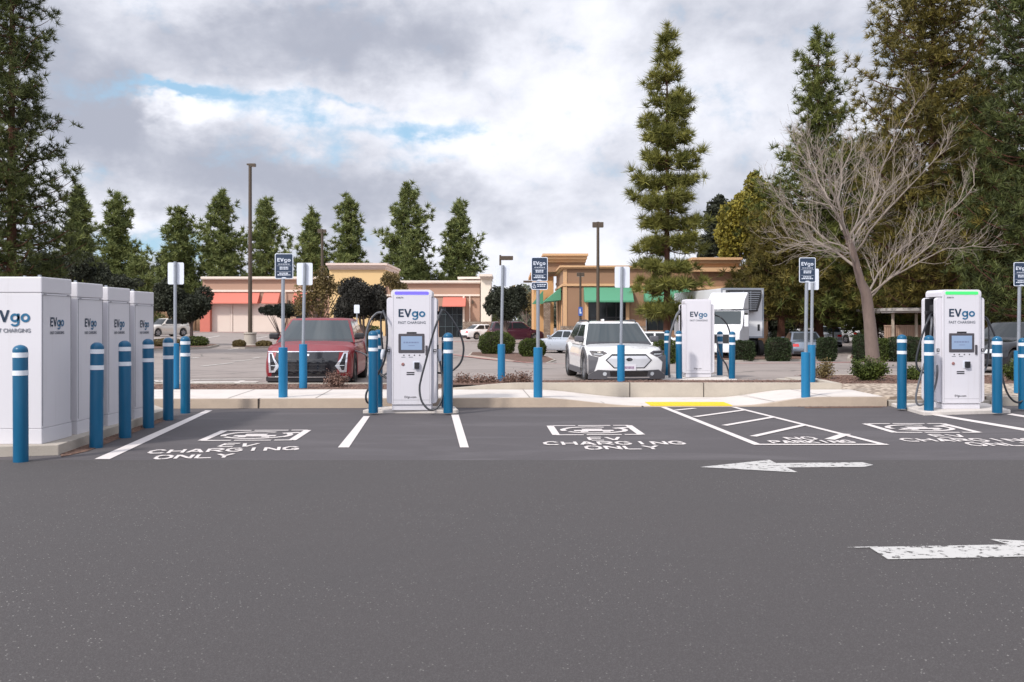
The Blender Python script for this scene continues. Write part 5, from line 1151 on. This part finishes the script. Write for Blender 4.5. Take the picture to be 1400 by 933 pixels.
class Car:
    def __init__(s, L_=4.7, W_=1.86, H=1.5, hood_f=.78, hood_r=.94, belt=.98, wsb=1.05, rf=1.95, rr=3.9, rb=4.45, trunk=.95, R_=.36, ax=(.9, 3.7), clear=.2, tail_z=.9, nose_w=.84, bend=.26):
        s.L, s.W, s.H, s.hood_f, s.hood_r, s.belt, s.wsb, s.rf, s.rr, s.rb, s.trunk, s.R, s.ax, s.clear, s.tail_z, s.nose_w, s.bend = L_, W_, H, hood_f, hood_r, belt, wsb, rf, rr, rb, trunk, R_, ax, clear, tail_z, nose_w, bend
        s.hw = W_ / 2
        s.top = [(0, hood_f), (.12, hood_f + .03), (.5, hood_f + (hood_r - hood_f) * .65), (wsb, hood_r), (wsb + .5, belt), (rb - .15, belt), (rb + .02, trunk), (L_ - .08, tail_z), (L_, tail_z - .04)]
        s.wid = [(0, nose_w), (.15, nose_w + .06), (.45, .97), (.9, 1), (L_ - 1.0, 1), (L_ - .35, .97), (L_ - .1, .92), (L_, .88)]
    def fy(s, x, z):      # front surface
        return s.bend * (abs(x) / s.hw) ** 2.6 + max(0, z - .62) * .38 + max(0, .34 - z) * .35
    def ry(s, x, z): return s.L - .14 * (abs(x) / s.hw) ** 2.6 - max(0, z - .55) * .25 - max(0, .4 - z) * .3
    def low(s, y):
        z = s.clear + .05 * (y < .3) + .06 * (y > s.L - .3)
        for a in s.ax:
            r = s.R + .06
            if abs(y - a) < r: z = max(z, s.R + math.sqrt(r * r - (y - a) ** 2))
        return z
    def build(s, name, label, cat, loc, rz, pm, group=None, detail=True, cladding=None, rim=None, glass=None, mirror=None):
        t = thing(name, label, cat, loc, rz, group); s.t = t
        ys_ = sorted(set([0, .05, .12, .22, .35] + [a + k * s.R * .21 for a in s.ax for k in range(-6, 7)] + [.5 + i * .25 for i in range(int((s.L - .8) / .25))] + [s.L - .3, s.L - .18, s.L - .08, s.L]))
        Q = [0, .06, .14, .25, .38, .5, .62, .74, .84, .92, .97]; QX = [.955, .985, .995, 1, 1, .998, .99, .975, .955, .925, .88]
        ring = []
        for y in ys_:
            zt, zl, w = interp(s.top, y), s.low(y), s.hw * interp(s.wid, y)
            zl = min(zl, zt - .12); half = [(q_x * w, zl + q * (zt - .015 - zl)) for q, q_x in zip(Q, QX)]
            half += [(w * .78, zt + .004), (w * .5, zt + .022), (w * .22, zt + .03)]
            r = [(0, zl)] + half + [(0, zt + .032)] + [(-a, c) for a, c in reversed(half)]
            f = max(0, 1 - y / .9) ** 1.5; g = max(0, 1 - (s.L - y) / .8) ** 1.5
            ring.append([(x, y + f * (s.fy(x, z)) - g * (s.L - s.ry(x, z)), z) for x, z in r])
        n = len(ring[0]); b = MB(); b.add([v for r in ring for v in r], [(i * n + k, i * n + (k + 1) % n, (i + 1) * n + (k + 1) % n, (i + 1) * n + k) for i in range(len(ring) - 1) for k in range(n)])
        nh = len(Q) + 3
        for r, fn in ((ring[0], s.fy), (ring[-1], s.ry)):      # caps as curved grids
            M_ = 14; rows_ = []
            for k in range(1, nh + 1):
                x, _, z = r[k]; rows_.append([(x * (2 * j / M_ - 1), fn(x * (2 * j / M_ - 1), z), z) for j in range(M_ + 1)])
            b.add([v for q in rows_ for v in q], [(a * (M_ + 1) + j, a * (M_ + 1) + j + 1, (a + 1) * (M_ + 1) + j + 1, (a + 1) * (M_ + 1) + j) for a in range(len(rows_) - 1) for j in range(M_)])
        b.build('body', pm, t, smooth=True)
        # cabin
        wb, wt = s.hw * .93, s.hw * .70
        s.cw = lambda tt: wb + (wt - wb) * tt
        s.cz = lambda tt: s.belt - .05 + (s.H - s.belt + .05) * tt
        s.cf = lambda tt: s.wsb + (s.rf - s.wsb) * tt; s.cr = lambda tt: s.rb + (s.rr - s.rb) * tt
        def rg(tt, ins=0, zz=None):
            w = s.cw(tt) - ins; z = s.cz(tt) if zz is None else zz; f, r = s.cf(tt) + ins * 1.6, s.cr(tt) - ins * 1.6; p = []
            for j in range(11): x = w * (2 * j / 10 - 1); p.append((x, f + .16 * (x / w) ** 2, z))
            p.append((w, (f + r) / 2, z))
            for j in range(9): x = -w * (2 * j / 8 - 1); p.append((x, r - .10 * (x / w) ** 2, z))
            p.append((-w, (f + r) / 2, z)); return p
        rs_ = [rg(0), rg(.5), rg(.93), rg(.985, .03), rg(1, .10, s.H - .004), rg(1, .3, s.H + .012)]; n = len(rs_[0]); b = MB()
        b.add([v for r in rs_ for v in r] , [(i * n + k, i * n + (k + 1) % n, (i + 1) * n + (k + 1) % n, (i + 1) * n + k) for i in range(5) for k in range(n)] + [tuple(range(5 * n, 6 * n))])
        b.build('cabin', pm, t, smooth=True)
        gm = glass or M_GLASS
        def pane(nm, f, na, nb):
            b = MB(); vs = [f(i / na, j / nb) for j in range(nb + 1) for i in range(na + 1)]
            b.add(vs, [(j * (na + 1) + i, j * (na + 1) + i + 1, (j + 1) * (na + 1) + i + 1, (j + 1) * (na + 1) + i) for j in range(nb) for i in range(na)]); return b.build(nm, gm, t, smooth=True)
        def wsf(u, v):
            tt = .10 + v * .80; a = (2 * u - 1) * (.95 - .02 * v); w = s.cw(tt); return (a * w, s.cf(tt) + .16 * a * a - .012, s.cz(tt) + .008)
        pane('windshield', wsf, 12, 4)
        b = MB(); vs = []
        for tt in (.0, .13):
            for i in range(13): a = (2 * i / 12 - 1) * .95; vs.append((a * s.cw(tt), s.cf(tt) + .16 * a * a - .02, s.cz(tt) + .012))
        b.add(vs, [(i, i + 1, i + 14, i + 13) for i in range(12)]); b.build('cowl', M_BLKG, t, smooth=True)
        pane('rear_window', lambda u, v: ((2 * u - 1) * .88 * s.cw(.2 + v * .65), s.cr(.2 + v * .65) - .10 * ((2 * u - 1) * .88) ** 2 + .012, s.cz(.2 + v * .65) + .006), 8, 4)
        for sx in (-1, 1):
            m0 = (s.wsb + s.rb) / 2
            for (ya, yb_, yc, yd) in (((s.cf(.16) + .34, m0 - .04, m0 - .06, s.cf(.86) + .24)), ((m0 + .05, s.cr(.16) - .28, s.cr(.86) - .2, m0 + .03))):
                b = MB()
                def sp(y, tt): return (sx * (s.cw(tt) + .007), y, s.cz(tt))
                b.add([sp(ya, .16), sp(yb_, .16), sp(yc, .86), sp(yd, .86)], [(0, 1, 2, 3)]); b.build('side_window', gm, t)
            # mirror
            b = MB(); mx = sx * (s.cw(.1) + .10); my = s.cf(.1) + .30; mz = s.belt + .10
            b.box(mx - .11, mx + .11, my - .06, my + .07, mz - .07, mz + .07); o = b.build('mirror', (cladding or mirror or pm), t, bevel=.035)
            MB().box(min(sx * s.cw(0) * .95, mx), max(sx * s.cw(0) * .95, mx), my - .03, my + .03, mz - .085, mz - .05).build('mirror_arm', M_TRIM, o)
            # wheels
            for a in s.ax:
                cx = sx * (s.hw - .13); w_ = MB(); R_ = s.R
                w_.lathe([(R_ * .66, -.12), (R_ * .9, -.125), (R_ * .98, -.10), (R_, -.05), (R_, .05), (R_ * .98, .10), (R_ * .9, .125), (R_ * .66, .12)], 30, 'x', (cx, a, R_)); wh_ = w_.build('wheel', M_TYRE, t, smooth=True)
                r_ = MB(); fx = cx + sx * .085
                r_.lathe([(R_ * .67, .03 * sx + 0), (R_ * .67, 0), (R_ * .60, -.02 * sx)], 30, 'x', (fx, a, R_))
                for k in range(5):
                    an = 2 * math.pi * k / 5 + .3; c_, s_ = math.cos(an), math.sin(an); ww = .045
                    r_.add([(fx + sx * dx, a + c_ * rr_ - s_ * q, R_ + s_ * rr_ + c_ * q) for dx in (0, .02) for rr_, q in ((.02, -ww), (R_ * .64, -ww * 1.3), (R_ * .64, ww * 1.3), (.02, ww))], [(0, 1, 2, 3), (7, 6, 5, 4), (0, 4, 5, 1), (1, 5, 6, 2), (2, 6, 7, 3), (3, 7, 4, 0)])
                r_.build('rim', rim or M_RIM, wh_); MB().lathe([(0.001, 0), (R_ * .62, 0)], 24, 'x', (cx + sx * .06, a, R_)).build('brake_disc', M_BLK, wh_)
            if cladding:
                for a in s.ax:
                    b = MB(); k_ = 16; r0, r1 = s.R + .045, s.R + .125; vs = []
                    for i in range(k_ + 1):
                        an = math.pi * (i / k_) * 1.16 - .25
                        for rr_ in (r0, r1): vs.append((sx * (s.hw * 1.0 + .012 - (.012 if rr_ == r1 else 0)), a + math.cos(an) * rr_, max(s.clear, s.R + math.sin(an) * rr_)))
                    b.add(vs, [(2 * i, 2 * i + 1, 2 * i + 3, 2 * i + 2) for i in range(k_)]); b.build('arch_cladding', cladding, t, smooth=True)
                b = MB(); b.box(min(sx * (s.hw - .02), sx * (s.hw + .012)), max(sx * (s.hw - .02), sx * (s.hw + .012)), s.ax[0] + s.R + .1, s.ax[1] - s.R - .1, s.clear - .01, s.clear + .14); b.build('sill_cladding', cladding, t, bevel=.01)
        b = MB(); b.box(-s.hw * .8, s.hw * .8, .35, s.L - .35, s.clear - .03, s.clear + .25); b.build('underbody', M_UNDER, t)
        return t
    def patch(s, name, poly, m, off=.008, parent=None, rear=False, th=.012):
        """outline (x,z) laid on the curved nose (or tail) as a thin moulded part"""
        bm = bmesh.new(); vs = [bm.verts.new((x, 0, z)) for x, z in poly]; bm.faces.new(vs); bmesh.ops.triangulate(bm, faces=bm.faces)
        for _ in range(4):
            es = [e for e in bm.edges if e.calc_length() > .13]
            if not es: break
            bmesh.ops.subdivide_edges(bm, edges=es, cuts=1); bmesh.ops.triangulate(bm, faces=bm.faces)
        V_ = [v.co.copy() for v in bm.verts]; bm.verts.index_update(); F_ = [tuple(v.index for v in f.verts) for f in bm.faces]; edges = [(e.verts[0].index, e.verts[1].index) for e in bm.edges if len(e.link_faces) == 1]; bm.free()
        sgn = 1 if rear else -1; fn = s.ry if rear else s.fy; n = len(V_); b = MB()
        b.add([(v.x, fn(v.x, v.z) + sgn * off, v.z) for v in V_] + [(v.x, fn(v.x, v.z) + sgn * (off - th), v.z) for v in V_], F_ + [tuple(i + n for i in f) for f in F_] + [(a, c, c + n, a + n) for a, c in edges])
        return b.build(name, m, parent or s.t)
    def sym(s, name, poly, m, off=.008, **k):
        o1 = s.patch(name, poly, m, off, **k); s.patch(name, [(-x, z) for x, z in reversed(poly)], m, off, **k); return o1
def disc(cx, cz, rx, rz, n=14): return [(cx + rx * math.cos(2 * math.pi * i / n), cz + rz * math.sin(2 * math.pi * i / n)) for i in range(n)]

# red SUV
c = Car(4.95, 1.97, 1.55, .80, .99, 1.03, 1.25, 2.25, 4.1, 4.75, 1.0, .385, (.93, 4.02), .2, .98, .90, .22)
M_RED = paint('paint_red', lin(150, 8, 30, .62), .05, .42, .25)
c.build('parked_car', 'metallic red electric SUV facing the camera with tall chrome corner lights', 'car', (px2(421, 20.9), 20.8, 0), R(4.2), M_RED, rim=M_RIMD, mirror=M_BLK)
g = c.patch('grille', [(-.68, .80), (-.50, .545), (-.45, .50), (-.63, .33), (-.80, .255), (.80, .255), (.63, .33), (.45, .50), (.50, .545), (.68, .80)], M_BLKG, .009)
c.patch('chrome_line', [(-.88, .805), (.88, .805), (.88, .822), (-.88, .822)], M_CHR, .012)
c.patch('bumper_lower', [(-.92, .252), (-.92, .16), (.92, .16), (.92, .252)], M_TRIM, .010); c.patch('chrome_line', [(-.86, .246), (-.86, .265), (.86, .265), (.86, .246)], M_CHR, .024)
for z in (.40, .52, .64): c.patch('grille_ridge', [(-.42 - (z - .5) * .3, z), (.42 + (z - .5) * .3, z), (.42 + (z - .5) * .3, z + .012), (-.42 - (z - .5) * .3, z + .012)], M_TRIM, .013, parent=g)
hl = c.sym('headlight', [(.715, .355), (.845, .355), (.865, .79), (.775, .79), (.72, .66), (.60, .50)], M_CHR, .011)
c.sym('lamp_lens', [(.745, .40), (.80, .40), (.835, .77), (.79, .765), (.755, .66), (.69, .51)], M_BLKG, .0165)
c.sym('fog_strip', [(.60, .495), (.80, .50), (.80, .515), (.62, .515)], M_LAMP, .02)
c.patch('emblem', [(-.04, .72), (.04, .72), (.045, .765), (-.045, .765)], M_CHR, .018)
MB().box(-.10, .10, 0, .05, 0, .04).build('sensor_pod', M_BLK, c.t, loc=(0, c.rf - .02, c.H - .12))
# white SUV
c = Car(4.69, 1.86, 1.47, .76, .90, .94, 1.15, 2.0, 3.8, 4.5, .95, .37, (.95, 3.75), .2, .9, .90, .26)
M_PW = paint('paint_white', lin(238, 238, 240, .84), 0, .3)
c.build('parked_car', 'white electric SUV with grey wheel cladding facing the camera behind the planter wall', 'car', (px2(859, 22.3), 22.1, 0), R(4.8), M_PW, cladding=mat('cladding_grey', lin(92, 92, 98, .8), .6))
MC = mat('cladding_grey', (0, 0, 0))
c.patch('grille_outline', [(-.55, .575), (-.36, .385), (.36, .385), (.55, .575), (.40, .715), (-.40, .715)], M_BLKG, .007)
c.patch('grille_panel', [(-.515, .572), (-.345, .405), (.345, .405), (.515, .572), (.40, .672), (-.40, .672)], mat('panel_silver', lin(206, 208, 214, .84), .35, .1), .0125)
c.patch('emblem', disc(0, .59, .075, .04), M_BLKG, .018)
c.patch('bumper_lower', [(-.72, .345), (-.92, .22), (-.92, .12), (.92, .12), (.92, .22), (.72, .345), (.43, .335), (-.43, .335)], MC, .009)
c.patch('air_intake', [(-.43, .19), (.43, .19), (.45, .315), (-.45, .315)], M_BLKG, .013); c.patch('skid_strip', [(-.5, .155), (.5, .155), (.5, .178), (-.5, .178)], M_CHR, .016)
c.sym('fog_lamp', disc(.56, .25, .045, .045), M_LAMP, .018)
c.sym('headlight', [(.50, .735), (.68, .645), (.84, .685), (.90, .79), (.60, .79)], M_DGREY, .012)
c.sym('lamp_lens', [(.57, .728), (.78, .735), (.84, .765), (.84, .775), (.62, .76)], M_BLKG, .017); c.sym('lamp_strip', [(.60, .70), (.80, .705), (.80, .718), (.60, .715)], M_LAMP, .0175)
c.sym('corner_cladding', [(.70, .636), (.86, .50), (.87, .34), (.80, .30), (.92, .23), (.925, .66), (.91, .70), (.85, .672)], MC, .010)
pl = c.patch('number_plate', [(-.155, .33), (.155, .33), (.155, .475), (-.155, .475)], M_PLATE, .024)
b = MB(); x = -.11
for k in range(7): b.box(x, x + .02, -.003, 0, .375, .43); x += .032
b.build('plate_text', mat('plate_ink', lin(130, 90, 130, .9), .6), pl).location = (0, c.fy(0, .4) - .0245, 0)
for sx in (-1, 1): MB().tube([(sx * .60, 2.1, 1.455), (sx * .62, 2.4, 1.50), (sx * .62, 3.5, 1.49), (sx * .6, 3.8, 1.45)], .02, 6).build('roof_rail', M_TRIM, c.t)
MB().box(-.03, .03, 3.4, 3.6, 1.46, 1.53).build('antenna', M_PW, c.t, bevel=.01)
# everyday cars farther off
def far_car(label, px, d, rz, pm, kind='sedan', name='parked_car', z=None):
    sp = {'sedan': dict(L_=4.7, W_=1.82, H=1.46, hood_f=.72, hood_r=.95, belt=.97, wsb=1.2, rf=2.0, rr=3.3, rb=4.1, trunk=1.0, ax=(.9, 3.6), R_=.33),
          'suv': dict(L_=4.6, W_=1.85, H=1.66, hood_f=.95, hood_r=1.08, belt=1.1, wsb=1.15, rf=1.9, rr=4.1, rb=4.45, trunk=1.1, ax=(.85, 3.6), R_=.36, tail_z=1.05),
          'van': dict(L_=5.1, W_=1.95, H=1.75, hood_f=.82, hood_r=1.05, belt=1.08, wsb=1.0, rf=1.95, rr=4.6, rb=4.95, trunk=1.05, ax=(.95, 4.0), R_=.35, tail_z=1.0)}[kind]
    q = Car(**sp); x = px2(px, d); zz = terr(x, d) if z is None else z
    fwd = Vector((math.sin(rz), -math.cos(rz))); o = Vector((x, d)) + fwd * sp['L_'] / 2   # px is the middle of the car
    t = q.build(name, label, 'car', (o.x, o.y, zz), rz, pm, glass=M_GLASSD)
    hf = sp['hood_f']; bz = q.tail_z
    q.sym('headlight', [(.52, hf - .16), (.80, hf - .14), (.80, hf - .03), (.56, hf - .05)], M_LAMP, .01)
    q.patch('grille', [(-.42, hf - .20), (.42, hf - .20), (.46, hf - .06), (-.46, hf - .06)], M_BLKG, .01); q.patch('bumper_lower', [(-.7, .25), (.7, .25), (.72, .4), (-.72, .4)], M_TRIM, .01)
    q.sym('tail_light', [(.48, bz - .24), (.80, bz - .24), (.80, bz - .09), (.52, bz - .08)], M_TAIL, .01, rear=True)
    q.patch('bumper_lower', [(-.75, .27), (.75, .27), (.75, .42), (-.75, .42)], M_TRIM, .01, rear=True)
    q.patch('number_plate', [(-.16, bz - .34), (.16, bz - .34), (.16, bz - .2), (-.16, bz - .2)], M_PLATE, .012, rear=True)
    return t
PS = paint('paint_silver', lin(190, 196, 206, .85), .5, .3); PM = paint('paint_maroon', lin(76, 34, 50, .9), .3, .3); PC = paint('paint_champagne', lin(214, 208, 200, .85), .1, .3); PK = paint('paint_black', (.012, .013, .018), .2, .2); PG = paint('paint_gunmetal', lin(120, 130, 145, .85), .5, .3)
far_car('pale compact SUV with lit windshield parked by the board fence at left', 226, 88, R(-33), PC, 'suv')
far_car('dark maroon minivan parked behind the round hedges', 704, 84, R(103), PM, 'van', z=-.42)
far_car('white car half hidden behind the maroon minivan', 661, 93, R(122), M_PW, 'sedan', z=-.42)
far_car('silver sedan seen from behind left of the white SUV', 776, 60, R(222), PS)
far_car('white sedan roof showing just right of the white SUV', 898, 52, R(95), M_PW)
far_car('small red car in the shade under the dark round tree', 482, 100, R(70), M_RED, 'sedan')
far_car('black SUV nosing in behind the right charger', 1392, 28.5, R(-62), PK, 'sedan', z=0)
far_car('grey sedan with red tail light between two box hedges', 1096, 53, R(172), PG)
far_car('silver SUV behind the right pair of signs', 1131, 74, R(168), PS, 'suv')
far_car('white wagon with red tail lights beyond the silver SUV', 1152, 86, R(205), M_PW, 'suv')
far_car('distant white car left of the grey sedan', 1064, 100, R(95), M_PW, 'sedan', z=-.3)

# refrigerated truck
M_TW = mat('truck_white', lin(226, 228, 232, .85), .4, var=.05)
dT = 52; xT = px2(1015, dT); zT = terr(xT, dT)
tk = thing('refrigerated_truck', 'white refrigerated truck with its cab turned left beside the rear charger', 'truck', (xT, dT, zT), R(5))
MB().box(-1.18, 1.18, 0, 10, 1.12, 3.82).build('cargo_box', M_TW, tk, bevel=.03)
b = MB()
for x in (-1.2, 1.12): b.box(x, x + .08, -.02, -.001, 1.1, 3.84)
b.box(-1.11, 1.11, -.02, -.001, 1.1, 1.2); b.box(-1.11, 1.11, -.02, -.001, 3.74, 3.84); b.build('box_frame', M_STEEL, tk)
cu_ = MB().slab([(-.55, 2.55), (.72, 2.55), (.95, 3.3), (.95, 3.72), (-.95, 3.72), (-.95, 3.3)], -.42, -.022).build('cooling_unit', M_BLK, tk, bevel=.04)
b = MB()
for i in range(9): b.box(-.5 - .04 * i, .62 + .03 * i, -.45, -.421, 2.66 + i * .115, 2.69 + i * .115)
for x in (-.1, .3): b.box(x, x + .03, -.455, -.451, 2.62, 3.66)
b.build('slat', M_STEEL, cu_)
b = MB(); b.box(.1, .3, -.02, -.001, 1.55, 1.75); b.box(.85, .97, -.02, -.001, 1.5, 1.85); b.build('box_fitting', M_BLK, tk)
b = MB(); b.box(-.45, .45, -1.0, 9.8, .72, .98); b.box(-1.0, 1.0, .3, .5, .5, 1.1); b.box(.7, 1.1, .8, 2.0, .45, 1.0); b.build('chassis', M_UNDER, tk)
def wheel_at(parent, x, y, r=.5, w=.28, sx=1):
    wl = MB().lathe([(r * .55, -w / 2), (r * .92, -w / 2), (r, -w / 2 + .04), (r, w / 2 - .04), (r * .92, w / 2), (r * .55, w / 2)], 26, 'x', (x, y, r)).build('wheel', M_TYRE, parent, smooth=True)
    MB().lathe([(.001, sx * .02), (.12, sx * .02), (.16, -sx * .04), (r * .56, sx * .0)], 20, 'x', (x + sx * w * .36, y, r)).build('rim', M_RIM, wl, smooth=True)
for y in (.2, 7.6, 8.8):
    for sx in (-1, 1): wheel_at(tk, sx * 1.0, y, .5, .3, sx)
cab = bpy.data.objects.new('cab', None); COL.objects.link(cab); cab.parent = tk; cab.location = (-2.15, -2.9, 0); cab.rotation_euler = (0, 0, R(-32))
# cab shell: side profile extruded, nose to -Y
prof = [(.0, .45), (2.1, .45), (2.1, 2.62), (1.0, 2.62), (.62, 1.78), (.05, 1.5), (0, 1.2)]
MB().side([(y, z) for y, z in prof], -1.0, 1.0).build('cab_shell', M_TW, cab, bevel=.05)
MB().side([(.85, 2.66), (2.1, 2.66), (2.1, 3.55), (1.9, 3.55), (1.2, 3.15)], -.98, .98).build('roof_fairing', M_TW, cab, bevel=.06)
b = MB(); n_ = Vector((0, -(2.62 - 1.78), .38)).normalized() * .012
A_, B_ = Vector((0, .665, 1.87)), Vector((0, .97, 2.54)); b.add([(x, (p + n_).y - .03, (p + n_).z + .01) for p, x in ((A_, -.9), (A_, .9), (B_, .85), (B_, -.85))], [(0, 1, 2, 3)]); b.build('windshield', M_GLASS, cab)
for sx in (-1, 1):
    b = MB(); b.add([(sx * 1.006, .85, 1.85), (sx * 1.006, 1.75, 1.75), (sx * 1.006, 1.75, 2.45), (sx * 1.006, 1.12, 2.45)], [(0, 1, 2, 3)]); b.build('side_window', M_GLASS, cab)
    b = MB(); b.box(min(sx * 1.06, sx * 1.28), max(sx * 1.06, sx * 1.28), .72, .8, 1.75, 2.35); b.build('mirror', M_TW, cab, bevel=.02)
    wheel_at(cab, sx * .95, .75, .48, .28, sx); MB().box(min(sx * .5, sx * .95), max(sx * .5, sx * .95), -.02, -.001 + .02, .95, 1.15).build('headlight', M_LAMP, cab, bevel=.01)
MB().box(-.45, .45, -.02, .01, .9, 1.35).build('grille', M_BLK, cab); MB().box(-1.1, 1.1, -.1, .2, .42, .7).build('bumper', M_TW, cab, bevel=.04)
